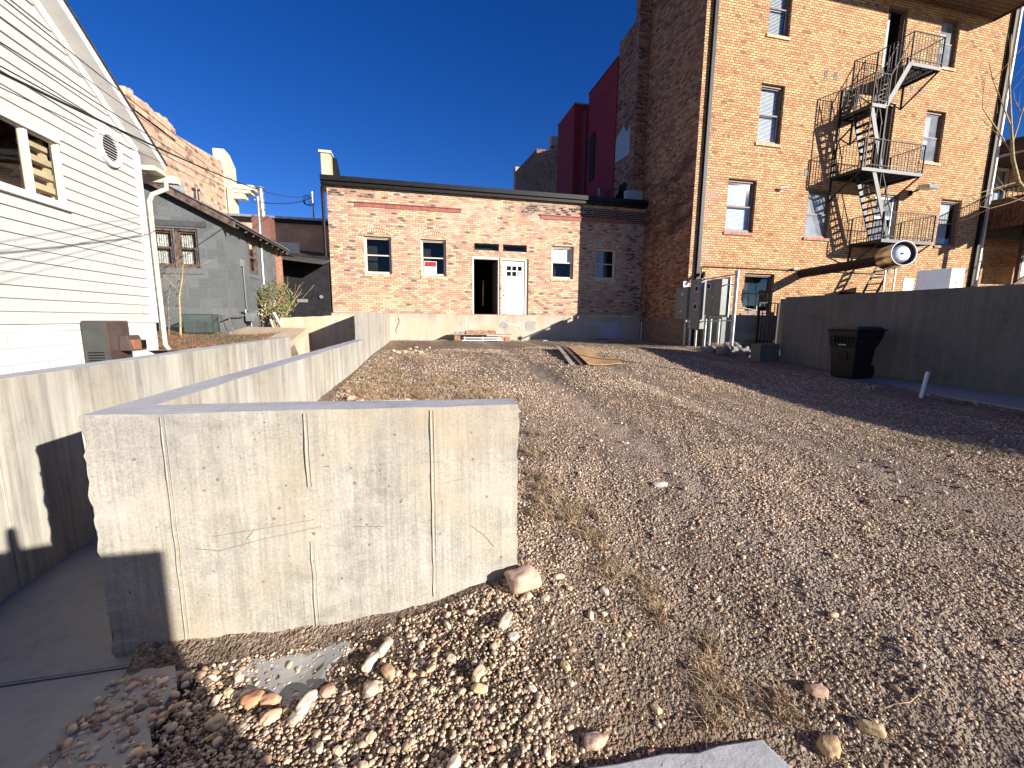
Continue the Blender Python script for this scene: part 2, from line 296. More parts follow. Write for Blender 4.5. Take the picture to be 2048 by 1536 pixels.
class MB:
    def __init__(s): s.v = []; s.f = []; s.uv = {}; s.smooth = []
    def add(s, vs, fs, sm=False):
        b = len(s.v); s.v += [tuple(p) for p in vs]
        for f in fs: s.f.append(tuple(b + i for i in f)); s.smooth.append(sm)
        return s
    def quad(s, a, b, c, d, uv=None):
        s.add([a, b, c, d], [(0, 1, 2, 3)])
        if uv: s.uv[len(s.f) - 1] = uv
        return s
    def box(s, x0, x1, y0, y1, z0, z1):
        x0, x1 = min(x0, x1), max(x0, x1); y0, y1 = min(y0, y1), max(y0, y1); z0, z1 = min(z0, z1), max(z0, z1)
        return s.add([(x0, y0, z0), (x1, y0, z0), (x1, y1, z0), (x0, y1, z0), (x0, y0, z1), (x1, y0, z1), (x1, y1, z1), (x0, y1, z1)],
                     [(3, 2, 1, 0), (4, 5, 6, 7), (0, 1, 5, 4), (1, 2, 6, 5), (2, 3, 7, 6), (3, 0, 4, 7)])
    def bar(s, p, q, w, h=None, up=(0, 0, 1)):
        h = h or w; p = Vector(p); q = Vector(q); d = (q - p).normalized(); u = Vector(up)
        if abs(d.dot(u)) > 0.98: u = Vector((1, 0, 0))
        a = d.cross(u).normalized() * w / 2; b = a.cross(d).normalized() * h / 2
        vs = [p - a - b, p + a - b, p + a + b, p - a + b, q - a - b, q + a - b, q + a + b, q - a + b]
        return s.add(vs, [(0, 1, 2, 3), (7, 6, 5, 4), (0, 4, 5, 1), (1, 5, 6, 2), (2, 6, 7, 3), (3, 7, 4, 0)])
    def tube(s, pts, r, n=8, cap=True):
        pts = [Vector(p) for p in pts]; rr = r if isinstance(r, (list, tuple)) else [r] * len(pts); vs = []; fs = []; pa = None
        for i, p in enumerate(pts):
            d = (pts[min(i + 1, len(pts) - 1)] - pts[max(i - 1, 0)]).normalized()
            if pa is None: pa = d.orthogonal().normalized()
            else: pa = (pa - d * pa.dot(d)).normalized()
            pb = d.cross(pa)
            for k in range(n):
                t = 2 * PI * k / n; vs.append(p + (pa * math.cos(t) + pb * math.sin(t)) * rr[i])
        for i in range(len(pts) - 1):
            for k in range(n):
                fs.append((i * n + k, i * n + (k + 1) % n, (i + 1) * n + (k + 1) % n, (i + 1) * n + k))
        s.add(vs, fs, True)
        if cap:
            s.add(vs[:n], [tuple(reversed(range(n)))]); s.add(vs[-n:], [tuple(range(n))])
        return s
    def lathe(s, c, ax, prof, n=40):                     # rings of radius r at distance t along the axis
        c = Vector(c); ax = Vector(ax).normalized(); a = ax.orthogonal().normalized(); b = ax.cross(a); vs = []; m = len(prof)
        for t, r in prof:
            for k in range(n): w = 2 * PI * k / n; vs.append(c + ax * t + (a * math.cos(w) + b * math.sin(w)) * r)
        return s.add(vs, [(i * n + k, i * n + (k + 1) % n, (i + 1) * n + (k + 1) % n, (i + 1) * n + k) for i in range(m - 1) for k in range(n)], True)
    def prism(s, poly, z0, z1):                          # plan polygon (x, y) extruded in z
        n = len(poly)
        vs = [(x, y, z0) for x, y in poly] + [(x, y, z1) for x, y in poly]
        return s.add(vs, [tuple(reversed(range(n))), tuple(range(n, 2 * n))] + [(i, (i + 1) % n, n + (i + 1) % n, n + i) for i in range(n)])
    def extr(s, poly, axis, a0, a1):                     # polygon in the plane normal to axis, extruded along it
        n = len(poly)
        def P(u, v, a): return (a, u, v) if axis == 'x' else (u, a, v)
        vs = [P(u, v, a0) for u, v in poly] + [P(u, v, a1) for u, v in poly]
        return s.add(vs, [tuple(range(n)), tuple(reversed(range(n, 2 * n)))] + [(i, n + i, n + (i + 1) % n, (i + 1) % n) for i in range(n)])
    def build(s, name, mat, parent=None, bevel=0.0):
        me = bpy.data.meshes.new(name); off = wloc(parent) if parent is not None else Vector((0, 0, 0))
        me.from_pydata([(p[0] - off.x, p[1] - off.y, p[2] - off.z) for p in s.v], [], s.f)
        uvl = me.uv_layers.new(name='UVMap'); me.update()
        for i, p in enumerate(me.polygons):
            n = p.normal; p.use_smooth = s.smooth[i]; cu = s.uv.get(i)
            for j, li in enumerate(p.loop_indices):
                co = s.v[me.loops[li].vertex_index]
                if cu: uvl.data[li].uv = cu[j]
                elif abs(n.z) > 0.8: uvl.data[li].uv = (co[0], co[1])
                elif abs(n.x) > abs(n.y): uvl.data[li].uv = (co[1], co[2])
                else: uvl.data[li].uv = (co[0], co[2])
        me.materials.append(mat); o = link(name, me, parent)
        if bevel:
            md = o.modifiers.new('bevel', 'BEVEL'); md.width = bevel; md.segments = 2; md.limit_method = 'ANGLE'
        return o

def wall_y(mb, Y, x0, x1, z0, z1, holes, depth=0.2, face=-1):
    """a wall face in the plane y=Y looking to -y, with openings (xa, xb, za, zb) and their reveals"""
    xs = sorted({x0, x1, *[h[0] for h in holes], *[h[1] for h in holes]}); zs = sorted({z0, z1, *[h[2] for h in holes], *[h[3] for h in holes]})
    for i in range(len(xs) - 1):
        for j in range(len(zs) - 1):
            cx, cz = (xs[i] + xs[i + 1]) / 2, (zs[j] + zs[j + 1]) / 2
            if any(a < cx < b and c < cz < d for a, b, c, d in holes): continue
            mb.quad((xs[i], Y, zs[j]), (xs[i + 1], Y, zs[j]), (xs[i + 1], Y, zs[j + 1]), (xs[i], Y, zs[j + 1]))
    for a, b, c, d in holes:
        D = Y + depth
        mb.quad((a, Y, c), (a, Y, d), (a, D, d), (a, D, c)); mb.quad((b, Y, d), (b, Y, c), (b, D, c), (b, D, d))
        mb.quad((a, Y, d), (b, Y, d), (b, D, d), (a, D, d)); mb.quad((b, Y, c), (a, Y, c), (a, D, c), (b, D, c))
def frame_y(mb, Y0, Y1, x0, x1, z0, z1, w, wt=None, wb=None):
    wt = wt or w; wb = wb or w
    mb.box(x0, x0 + w, Y0, Y1, z0, z1); mb.box(x1 - w, x1, Y0, Y1, z0, z1)
    mb.box(x0 + w, x1 - w, Y0, Y1, z1 - wt, z1); mb.box(x0 + w, x1 - w, Y0, Y1, z0, z0 + wb)

def sash_window(parent, x0, x1, z0, z1, Y, rec, mframe, mglass, content, wf=0.05, name='window', sill=None, sash=None, label=None):
    """double-hung window set in an opening of a wall that looks to -y"""
    ms = sash or mframe; F = Y + rec; zm = (z0 + z1) / 2
    mb = MB(); frame_y(mb, F, F + 0.09, x0, x1, z0, z1, wf); w = mb.build(name, mframe, parent)
    if label: w['label'] = label
    s = MB(); a, b = x0 + wf, x1 - wf
    frame_y(s, F + 0.05, F + 0.08, a, b, zm - 0.01, z1 - wf, 0.035); frame_y(s, F + 0.02, F + 0.05 - 0.002, a, b, z0 + wf, zm + 0.03, 0.04)
    s.build('sash', ms, w)
    g = MB(); g.quad((a + 0.03, F + 0.065, zm), (b - 0.03, F + 0.065, zm), (b - 0.03, F + 0.065, z1 - wf - 0.03), (a + 0.03, F + 0.065, z1 - wf - 0.03))
    g.quad((a + 0.03, F + 0.035, z0 + wf + 0.03), (b - 0.03, F + 0.035, z0 + wf + 0.03), (b - 0.03, F + 0.035, zm), (a + 0.03, F + 0.035, zm)); g.build('pane', mglass, w)
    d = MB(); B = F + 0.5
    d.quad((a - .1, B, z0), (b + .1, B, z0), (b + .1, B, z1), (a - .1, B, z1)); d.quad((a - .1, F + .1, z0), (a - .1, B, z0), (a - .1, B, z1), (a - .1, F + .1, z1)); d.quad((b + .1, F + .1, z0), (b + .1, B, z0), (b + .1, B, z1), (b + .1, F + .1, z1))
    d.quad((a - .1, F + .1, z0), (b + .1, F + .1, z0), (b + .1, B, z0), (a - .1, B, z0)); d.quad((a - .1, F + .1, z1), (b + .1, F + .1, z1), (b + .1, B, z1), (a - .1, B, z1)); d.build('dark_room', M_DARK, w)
    if content:
        kind, lo, hi, xa, xb = content
        c = MB(); ya = F + 0.13; zl = z0 + (z1 - z0) * lo; zh = z0 + (z1 - z0) * hi; xa = a + (b - a) * xa; xb = a + (b - a) * xb
        if kind == 'blind':
            z = zl
            while z < zh: c.quad((xa, ya, z), (xb, ya, z), (xb, ya + 0.018, z + 0.034), (xa, ya + 0.018, z + 0.034)); z += 0.042
            c.build('blind', M_BLIND, w)
        elif kind == 'curtain':
            n = 26
            for i in range(n):
                u0 = xa + (xb - xa) * i / n; u1 = xa + (xb - xa) * (i + 1) / n; y0 = ya + 0.02 * math.sin(i * 1.9); y1 = ya + 0.02 * math.sin((i + 1) * 1.9)
                c.quad((u0, y0, zl), (u1, y1, zl), (u1, y1, zh), (u0, y0, zh))
            c.build('curtain', M_CURT, w)
        elif kind == 'shade':
            c.quad((xa, ya, zl), (xb, ya, zl), (xb, ya, zh), (xa, ya, zh)); c.build('roller_shade', M_SIGNB if lo < 0.1 else M_BLIND, w)
    if sill:
        q = MB(); q.box(x0 - 0.06, x1 + 0.04, Y - 0.045, Y + rec, z0 - 0.10, z0 - 0.003); q.build('sill', sill, w)
    return w

def arch(parent, x0, x1, z, Y):
    """two rings of rowlock bricks over a window"""
    cx = (x0 + x1) / 2; half = (x1 - x0) / 2 + 0.07; rise = 0.15; R = (half ** 2 + rise ** 2) / (2 * rise); cz = z + rise + 0.02 - R
    a0 = math.asin(half / R); n = 16; mb = MB()
    for (ra, rb, v0) in ((R, R + 0.105, 0.0), (R + 0.108, R + 0.213, 0.11)):
        for i in range(n):
            t0 = -a0 + 2 * a0 * i / n; t1 = -a0 + 2 * a0 * (i + 1) / n; y = Y - 0.006
            P = lambda t, r: (cx + r * math.sin(t), y, cz + r * math.cos(t))
            mb.quad(P(t0, ra), P(t1, ra), P(t1, rb), P(t0, rb), uv=[(R * t0, v0 + .003), (R * t1, v0 + .003), (R * t1, v0 + 0.107), (R * t0, v0 + 0.107)])
    for i in range(n):
        t0 = -a0 + 2 * a0 * i / n; t1 = -a0 + 2 * a0 * (i + 1) / n
        P = lambda t, r, y: (cx + r * math.sin(t), y, cz + r * math.cos(t))
        mb.quad(P(t0, R + .213, Y - .006), P(t1, R + .213, Y - .006), P(t1, R + .213, Y + .004), P(t0, R + .213, Y + .004))
    return mb.build('brick_arch', M_ARCH, parent)

# ------------------------------------------------------------------ ground
CTRL = [(-0.95, 15.5, -.80), (-0.96, 10.5, -.86), (-0.97, 7.9, -.93), (-1.0, 6.1, -.96), (-1.05, 5.2, -.99), (-1.0, 3.8, -1.08), (-.9, 2.6, -1.18), (0.5, 2.3, -1.30),
    (0.03, 2.05, -1.485), (-.54, 2.05, -1.57), (0.55, 2.0, -1.36), (1.0, 2.4, -1.27), (1.2, 1.5, -1.46), (0.6, 1.3, -1.53), (0, 1.3, -1.57), (-.6, 1.5, -1.6), (-1.1, 2.05, -1.6), (-1.0, 1.2, -1.61), (1.4, .8, -1.58), (0.4, .5, -1.6),
    (2.0, 1.2, -1.36), (2.0, 2.2, -1.22), (3.0, 1.0, -1.28), (3, 3, -1.14), (1.5, 4, -1.13), (2, 6, -.98), (1, 8, -.93), (3, 8.5, -.86), (5.1, 4.6, -1.12), (5, 3, -1.15), (5.1, 2.2, -1.13),
    (5.4, 7.1, -1.0), (5.8, 8.8, -.86), (6.2, 10.3, -.76), (4, 11, -.76), (2, 12, -.82), (4, 16.6, -.80), (0, 16.6, -.79), (8, 16.6, -.79), (9.4, 14, -.86), (9.2, 11, -.86), (8.2, 9.6, -1.0),
    (8.3, 6, -1.08), (8.4, 3.5, -1.14), (9.2, 6, -1.07), (9.2, 3, -1.12), (8, 1, -1.2), (5, 0, -1.25), (7, 12.5, -.80), (-1, 0, -1.62), (3, -0.5, -1.4), (10.5, 10.5, -.85), (10.8, 13.4, -.80)]
_P = np.array(CTRL)[:, :2]; _Z = np.array(CTRL)[:, 2]
def _k(r2): return np.where(r2 > 1e-12, r2 * np.log(np.maximum(r2, 1e-12)) * 0.5, 0)
_n = len(_Z); _A = np.zeros((_n + 3, _n + 3)); _d = ((_P[:, None] - _P[None]) ** 2).sum(-1); _A[:_n, :_n] = _k(_d) + np.eye(_n) * 0.02; _A[:_n, _n] = 1; _A[:_n, _n + 1:] = _P; _A[_n, :_n] = 1; _A[_n + 1:, :_n] = _P.T
_w = np.linalg.solve(_A, np.concatenate([_Z, [0, 0, 0]]))
def gz(x, y):
    x = np.asarray(x, float); y = np.asarray(y, float); q = np.stack([x.ravel(), y.ravel()], -1)
    d = ((q[:, None] - _P[None]) ** 2).sum(-1); z = _k(d) @ _w[:_n] + _w[_n] + q @ _w[_n + 1:]
    xx, yy = q[:, 0], q[:, 1]
    # wheel ruts and hummocks
    a = np.clip((yy - 1.5) / 3, 0, 1)
    z = z - a * 0.03 * (np.exp(-((xx - 1.9 - .05 * yy) / .22) ** 2) + np.exp(-((xx - 3.5 - .05 * yy) / .22) ** 2))
    z = z + a * 0.018 * (np.sin(xx * 2.1 + 0.25 * yy) * np.cos(yy * 0.7 + 0.6 * xx)) + 0.006 * np.sin(xx * 9 + 3 * np.sin(yy * 4)) * np.sin(yy * 8 + 2 * np.sin(xx * 5)) + 0.004 * np.sin(xx * 23 + yy * 7) * np.sin(yy * 19)
    return z.reshape(x.shape)
def gz1(x, y): return float(gz(np.array([x]), np.array([y]))[0])

def groundmat():
    m, nt, b = newmat('gravel_dirt'); h = N(nt); p = h.geo()
    v = h.n('ShaderNodeTexVoronoi'); v.inputs['Scale'].default_value = 46; h.link(p, v.inputs['Vector'])
    v2 = h.n('ShaderNodeTexVoronoi'); v2.inputs['Scale'].default_value = 100; h.link(p, v2.inputs['Vector'])
    sp = h.n('ShaderNodeSeparateColor'); h.link(v.outputs['Color'], sp.inputs[0]); sp2 = h.n('ShaderNodeSeparateColor'); h.link(v2.outputs['Color'], sp2.inputs[0])
    pal = [(0.0, (0.07, 0.048, 0.035)), (0.20, (0.20, 0.14, 0.10)), (0.38, (0.34, 0.245, 0.175)), (0.58, (0.42, 0.31, 0.23)), (0.76, (0.52, 0.41, 0.31)), (0.9, (0.62, 0.52, 0.41))]
    c = h.mix(0.5, h.ramp(sp.outputs[0], pal, 'CONSTANT'), h.ramp(sp2.outputs[1], pal, 'CONSTANT'))
    dirt = h.ramp(h.noise(p, 14, 6, 0.7), [(0.3, (0.17, 0.12, 0.088)), (0.7, (0.38, 0.285, 0.21))])
    big = h.noise(p, 0.8, 6, 0.65); c = h.mix(h.ramp(big, [(0.36, 0.15), (0.62, 0.62)]), c, dirt)
    red = h.ramp(h.noise(p, 0.5, 5, 0.6), [(0.5, 0.0), (0.66, 0.35)]); c = h.mix(red, c, (0.30, 0.19, 0.12))
    dark_soil = h.box(p, -1.4, .50, .2, 2.06, .25, h.noise(p, 3.0, 5), .5)  # darker soil colour in the strip before the front wall
    c = h.mix(h.math('MULTIPLY', dark_soil, .85), c, h.ramp(h.noise(p, 20, 5), [(.3, (.055, .040, .032)), (.7, (.12, .088, .066))]))
    sx = h.n('ShaderNodeSeparateXYZ'); h.link(p, sx.inputs[0])
    u_ = h.math('ADD', h.math('SUBTRACT', sx.outputs[0], h.math('MULTIPLY', sx.outputs[1], .05)), h.math('MULTIPLY', h.math('SUBTRACT', h.noise(p, .9, 3), .5), .5))
    rut = None
    for cx_ in (1.9, 3.5):
        g_ = h.math('SUBTRACT', 1.0, h.math('MULTIPLY', h.math('ABSOLUTE', h.math('SUBTRACT', u_, cx_)), 2.8), True); rut = g_ if rut is None else h.math('ADD', rut, g_, True)
    rut = h.math('MULTIPLY', rut, h.ramp(h.noise(p, 2.5, 5), [(.35, .2), (.6, .75)]))
    c = h.mix(rut, c, h.ramp(h.noise(p, 40, 4), [(.3, (.30, .235, .185)), (.7, (.46, .37, .30))]))
    tr = h.noise(h.scale(p, (1.5, 0.10, 1)), 1.0, 5, 0.65, 0.4)
    c = h.mix(0.75, c, h.ramp(tr, [(0.38, 0.36), (0.5, 0.50), (0.62, 0.66)]), 'OVERLAY')
    h.link(c, b.inputs['Base Color']); b.inputs['Roughness'].default_value = 0.95; b.inputs['Specular IOR Level'].default_value = 0.1
    hh = h.math('ADD', h.math('MULTIPLY', h.ramp(v.outputs['Distance'], [(0.0, 1.0), (0.6, 0.0)]), 1.0), h.math('MULTIPLY', h.ramp(v2.outputs['Distance'], [(0.0, 1.0), (0.6, 0.0)]), 0.5))
    hh = h.math('ADD', hh, h.math('MULTIPLY', h.noise(p, 9, 5), 1.2)); h.bump(hh, 1.0, 0.022, b)
    return m
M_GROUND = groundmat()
def grid_mesh(name, xs, ys, zf, mat):
    X, Yg = np.meshgrid(xs, ys); Z = zf(X, Yg); nx, ny = len(xs), len(ys)
    v = np.stack([X.ravel(), Yg.ravel(), Z.ravel()], -1)
    i = np.arange(ny - 1)[:, None] * nx + np.arange(nx - 1)[None]; f = np.stack([i, i + 1, i + nx + 1, i + nx], -1).reshape(-1, 4)
    me = bpy.data.meshes.new(name); me.from_pydata(v.tolist(), [], f.tolist()); me.materials.append(mat)
    me.polygons.foreach_set('use_smooth', np.ones(len(f), bool)); me.update(); return link(name, me)
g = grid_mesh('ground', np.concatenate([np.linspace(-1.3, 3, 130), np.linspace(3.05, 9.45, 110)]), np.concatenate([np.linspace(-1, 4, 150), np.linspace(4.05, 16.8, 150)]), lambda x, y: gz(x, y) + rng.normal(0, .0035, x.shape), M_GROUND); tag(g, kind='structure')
g = grid_mesh('ground', np.linspace(9.4, 40, 60), np.linspace(-6, 15, 60), lambda x, y: -0.86 + 0.02 * np.sin(x * 2) * np.sin(y * 3), M_GROUND); tag(g, kind='structure')
mb = MB(); mb.quad((-600, -600, -1.78), (600, -600, -1.78), (600, 600, -1.78), (-600, 600, -1.78)); g = mb.build('terrain', M_GROUND); tag(g, kind='structure')
g = grid_mesh('yard_ground', np.linspace(-9.5, -1.15, 70), np.linspace(6.9, 17.2, 90), lambda x, y: -0.46 + 0.045 * (y - 7) * 0.9 + 0.03 * np.sin(x * 3) * np.sin(y * 2.3) - 1.0 * np.clip((x + 2.75) / 0.3, 0, 1) * (y < 10.75), M_GROUND); tag(g, kind='structure')

# alley slab between the two walls, with a control joint
mb = MB(); mb.box(-2.34, -1.0, 2.10, 9.3, -1.75, -1.604); mb.box(-5, -1.06, 2.085, -3, -1.75, -1.603)
mb2 = MB(); mb2.box(-5, -1.30, -3, 2.075, -1.75, -1.598); mb2.prism([(-1.29, 2.075), (-1.29, -3), (-1.0, -3), (-1.02, 1.40), (-1.04, 1.52), (-.98, 1.62), (-1.06, 1.75), (-1.03, 1.90), (-1.12, 2.07)], -1.75, -1.590)
slab_patch = [(-.86, 2.0), (-.70, 2.01), (-.5, 2.0), (-.36, 2.03), (-.30, 1.95), (-.40, 1.86), (-.44, 1.78), (-.55, 1.72), (-.66, 1.78), (-.78, 1.80)]
mb.box(-2.33, -1.0, 2.11, 9.3, -1.75, -1.600)
s = mb.build('alley_pavement', M_SLAB); tag(s, kind='structure'); s = mb2.build('sidewalk', M_SLAB); tag(s, kind='structure')
# old paving showing through the gravel
mb = MB()
for poly in (slab_patch, [(-1.0, 1.42), (-.88, 1.40), (-.76, 1.46), (-.80, 1.56), (-.92, 1.58)]):
    P_ = [Vector(p) for p in poly]; ed = []
    for i in range(len(P_)):
        for k in range(6): q = P_[i].lerp(P_[(i + 1) % len(P_)], k / 6); ed.append((q.x + .022 * mnoise.noise(Vector((q.x * 18, q.y * 18, 1))), q.y + .022 * mnoise.noise(Vector((q.x * 18, q.y * 18, 7)))))
    cx = sum(p[0] for p in ed) / len(ed); cy = sum(p[1] for p in ed) / len(ed); rings = [[(cx + (x - cx) * f, cy + (y - cy) * f) for x, y in ed] for f in (1, .75, .5, .25)]; n = len(ed)
    vs = [(x, y, gz1(x, y) + (.0045 if j else -.004)) for j, r in enumerate(rings) for x, y in r] + [(cx, cy, gz1(cx, cy) + .0045)]
    mb.add(vs, [(j * n + i, j * n + (i + 1) % n, (j + 1) * n + (i + 1) % n, (j + 1) * n + i) for j in range(3) for i in range(n)] + [(3 * n + i, 3 * n + (i + 1) % n, 4 * n) for i in range(n)])
s = mb.build('buried_paving', M_SLAB); tag(s, kind='structure')
mb = MB(); mb.prism([(8.15, 9.0), (8.05, 6.6), (8.0, 5.3), (7.95, 4.2), (7.9, 2), (9.28, 2), (9.28, 9.3), (8.3, 9.3)], -1.3, -1.04)
s = mb.build('narrow_path', M_SLAB); tag(s, kind='structure')
for v in s.data.vertices:
    if v.co.z > -1.2: v.co.z = -1.045 - 0.012 * (9.3 - v.co.y)

# ------------------------------------------------------------------ concrete walls in the foreground
def rough_wall(name, plan, ztop, zbot, mat, jag=(), parent=None, amp=0.006, topmat=None, nz=44, step=0.12):
    """closed plan polygon (counter-clockwise), face grids with a little form-work unevenness, chipped edges at the corners in jag"""
    mb = MB(); n = len(plan); ring = []; corner = []
    for i in range(n):
        a = Vector(plan[i]); b = Vector(plan[(i + 1) % n]); L = (b - a).length; k = max(1, int(L / step))
        for j in range(k): ring.append(a.lerp(b, j / k)); corner.append(i if j == 0 else -1)
    m = len(ring); zt = ztop if callable(ztop) else (lambda x, y: ztop)
    vs = []
    for lv in range(nz + 1):
        for q, c in zip(ring, corner):
            t = lv / nz; z = zbot + (zt(q.x, q.y) - zbot) * t; nn = mnoise.noise(Vector((q.x * 3, q.y * 3, z * 3))) * amp
            dx = dy = nn * 0.6
            if c in jag:
                r = mnoise.noise(Vector((q.x * 9, z * 26, 4.2))) + 0.5 * mnoise.noise(Vector((z * 60, q.y, 1.0))); dx += 0.014 * r + 0.004; dy += 0.008 * r
            e = 0.0
            if lv == nz: e = 0.006 * mnoise.noise(Vector((q.x * 12, q.y * 12, 0)))
            vs.append((q.x + dx, q.y + dy, z + e))
    fs = [(lv * m + i, lv * m + (i + 1) % m, (lv + 1) * m + (i + 1) % m, (lv + 1) * m + i) for lv in range(nz) for i in range(m)]
    mb.add(vs, fs)
    o = mb.build(name, mat, parent)
    top = MB(); top.add([(v[0], v[1], v[2]) for v in vs[nz * m:]], [tuple(range(m))]); 
    return o, top
fw = thing('concrete_wall', 'tall pale concrete wall nearest the camera, its front face stained and seamed, with a low arm running back along the gravel', 'wall', (-0.4, 2.2, -1.6))
# near arm, facing the camera
o, t = rough_wall('front_arm', [(-1.415, 2.165), (-0.7, 2.12), (0.0, 2.075), (0.515, 2.055), (0.53, 2.21), (-0.07, 2.28), (-0.57, 2.335), (-1.235, 2.37)], -0.425, -1.75, M_CNEW, jag=(0, 3), parent=fw)
t.build('front_coping', M_CTOP, fw)
seam = MB()
for (x, z0, z1) in ((-1.10, -1.62, -0.44), (-0.505, -0.8, -0.44), (-0.51, -1.58, -1.08), (0.075, -1.44, -0.44)):
    yy = lambda x: float(np.interp(x, [-1.415, -.7, 0, .515], [2.165, 2.12, 2.075, 2.055])) - .003
    pts = [(x + 0.003 * mnoise.noise(Vector((z * 9, x, 0))), yy(x) - 0.001, z) for z in np.linspace(z0, z1, 40)]
    seam.tube(pts, [0.0030 + 0.004 * max(0, mnoise.noise(Vector((x * 5, z * 11, 3)))) for z in np.linspace(z0, z1, 40)], 6)
    seam.tube([(p[0] + 0.016, p[1] + 0.001, p[2]) for p in pts], 0.0022, 5)
seam.build('form_seam', M_CNEW, fw)
from math import sin
M_SCR = plain('concrete_scratch', (0.20, 0.18, 0.155), 0.9)
mb = MB()
def scr(pts, r=.0014):
    q = []
    for (xa, za), (xb, zb_) in zip(pts[:-1], pts[1:]):
        for k in range(8): t = k / 8; x = xa + (xb - xa) * t; q.append((x, yy(x) + .0018, za + (zb_ - za) * t + .002 * mnoise.noise(Vector((x * 60, t, za)))))
    mb.tube(q, r, 4)
for pts, r in (([(-.94, -1.02), (-.70, -.995), (-.46, -.965)], .0013), ([(-1.02, -1.075), (-.92, -1.095), (-.72, -1.05), (-.42, -1.0)], .0017), ([(-.80, -1.05), (-.75, -.99)], .0016), ([(.27, -1.06), (.34, -1.12), (.40, -1.20)], .0011), ([(-.43, -.70), (-.40, -.705)], .002), ([(.05, -.70), (.14, -.71)], .0012), ([(-.30, -1.02), (-.15, -1.03)], .0014), ([(-.47, -1.1), (-.36, -1.12)], .0012), ([(.12, -.82), (.26, -.80)], .0010)): scr(pts, r)
mb.build('scratches', M_SCR, fw)
mb = MB(); rs = random.Random(9)
for i in range(120):
    x = rs.uniform(-1.35, .48); z = rs.uniform(-1.3, -.47) if rs.random() < .8 else rs.uniform(-.75, -.55); r = .0015 + .0065 * rs.random() ** 4; mb.add([(x + r * math.cos(k * PI / 4) * rs.uniform(.7, 1.3), yy(x) + .0008, z + r * 1.2 * math.sin(k * PI / 4) * rs.uniform(.7, 1.3)) for k in range(8)], [tuple(range(8))])
mb.build('air_holes', M_SCR, fw)
# long arm running back
MW_L = [(-1.235, 2.42), (-1.235, 2.371)]
left = [(-1.415, 2.30), (-1.405, 2.69), (-1.385, 3.46), (-1.35, 4.4), (-1.29, 5.8), (-1.16, 9.38)]
right = [(-0.985, 9.38), (-1.10, 5.8), (-1.165, 4.4), (-1.20, 3.46), (-1.225, 2.7), (-1.235, 2.371)]
o, t = rough_wall('long_arm', [(-1.414, 2.172)] + left + right, -0.428, -1.75, M_CLEFT, parent=fw, nz=24, step=0.25); t.build('long_coping', M_CTOP, fw)
o, t = rough_wall('raised_end', [(-1.165, 9.382), (-0.985, 9.382), (-0.80, 16.6), (-0.98, 16.6)], lambda x, y: 0.15 + 0.004 * (y - 9.4), -1.2, M_CLEFT, parent=fw, nz=16, step=0.3); t.build('raised_coping', M_CTOP, fw)
lw = thing('concrete_wall', 'long streaked concrete wall running back beside the white house, left of the alley', 'wall', (-2.4, 5, -1.6))
o, t = rough_wall('wall_body', [(-2.30, -2.0), (-2.30, 8.95), (-2.47, 8.95), (-2.47, -2.0)], -0.362, -1.78, M_CLEFT, parent=lw, nz=24, step=0.25); t.build('coping', M_CTOP, lw)
s2 = MB()
for y in (1.9, 2.9, 3.52, 4.55, 5.2, 6.4, 7.5):
    s2.tube([(-2.297, y + 0.004 * mnoise.noise(Vector((z * 8, y, 0))), z) for z in np.linspace(-1.6, -0.38, 24)], 0.0035, 5)
s2.build('form_seam', M_CLEFT, lw)
tw = thing('concrete_wall', 'old tan concrete cross wall with crumbling corner bricks, behind the left alley wall', 'wall', (-2, 10.8, -0.9))
mb = MB(); n = 24; xs = np.linspace(-2.93, -1.1, n)
pts = [(x, 0.0 + 0.085 * (x + 2.93) / 1.5 + 0.012 * mnoise.noise(Vector((x * 6, 0, 0)))) for x in xs]
mb.extr([(-2.93, -1.7)] + [(-1.1, -1.7)] + list(reversed(pts)), 'y', 10.7, 10.95); mb.build('wall_body', M_CTAN, tw)
mb = MB()
for i, (x, z) in enumerate(((-2.95, -.50), (-2.75, -.505), (-2.93, -.435), (-2.72, -.43), (-2.92, -.36), (-2.88, -.29))): mb.box(x, x + 0.19, 10.60 + 0.012 * (i % 2), 10.70, z, z + 0.06)
mb.build('broken_bricks', M_BRICKR, tw, bevel=0.006)
mb = MB(); mb.add([(-3.9, 8.98, -.60), (-2.35, 8.98, -.60), (-2.35, 10.6, -.34), (-3.6, 10.6, -.30), (-3.9, 8.98, -.47), (-2.35, 9.3, -.44), (-2.35, 10.6, -.22), (-3.6, 10.6, -.2)], [(0, 1, 5, 4), (4, 5, 6, 7), (1, 2, 6, 5), (0, 4, 7, 3)])
tag(mb.build('concrete_ramp', M_CTAN), 'sloping tan concrete kerb piece beside the grass yard, left of the crumbling cross wall', 'ramp')

# right-hand wall and what stands behind it
rw = thing('concrete_wall', 'tall grey concrete retaining wall on the right, in shade behind the bin', 'wall', (9.4, 4, -1.1))
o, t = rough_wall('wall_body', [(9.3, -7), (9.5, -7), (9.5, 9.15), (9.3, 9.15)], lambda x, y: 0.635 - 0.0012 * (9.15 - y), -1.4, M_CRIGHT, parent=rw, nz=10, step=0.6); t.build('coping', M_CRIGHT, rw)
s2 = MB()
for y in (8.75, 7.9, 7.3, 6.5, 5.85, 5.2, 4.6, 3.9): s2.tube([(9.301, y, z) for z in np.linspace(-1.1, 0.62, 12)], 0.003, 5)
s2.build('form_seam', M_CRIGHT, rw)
mb = MB(); mb.box(8.70, 9.29, 9.16, 9.48, -1.3, -0.56); mb.box(11.2, 26, 11.0, 11.2, -1.0, 0.72)  # second box: hidden wall added only to shade the transformer
bw = thing('retaining_wall', 'low dark concrete retaining wall behind the end of the right-hand wall, with an added unseen arm shading the transformer', 'wall', (9.0, 9.4, -1.1)); mb.build('wall_body', M_CRIGHT, bw)

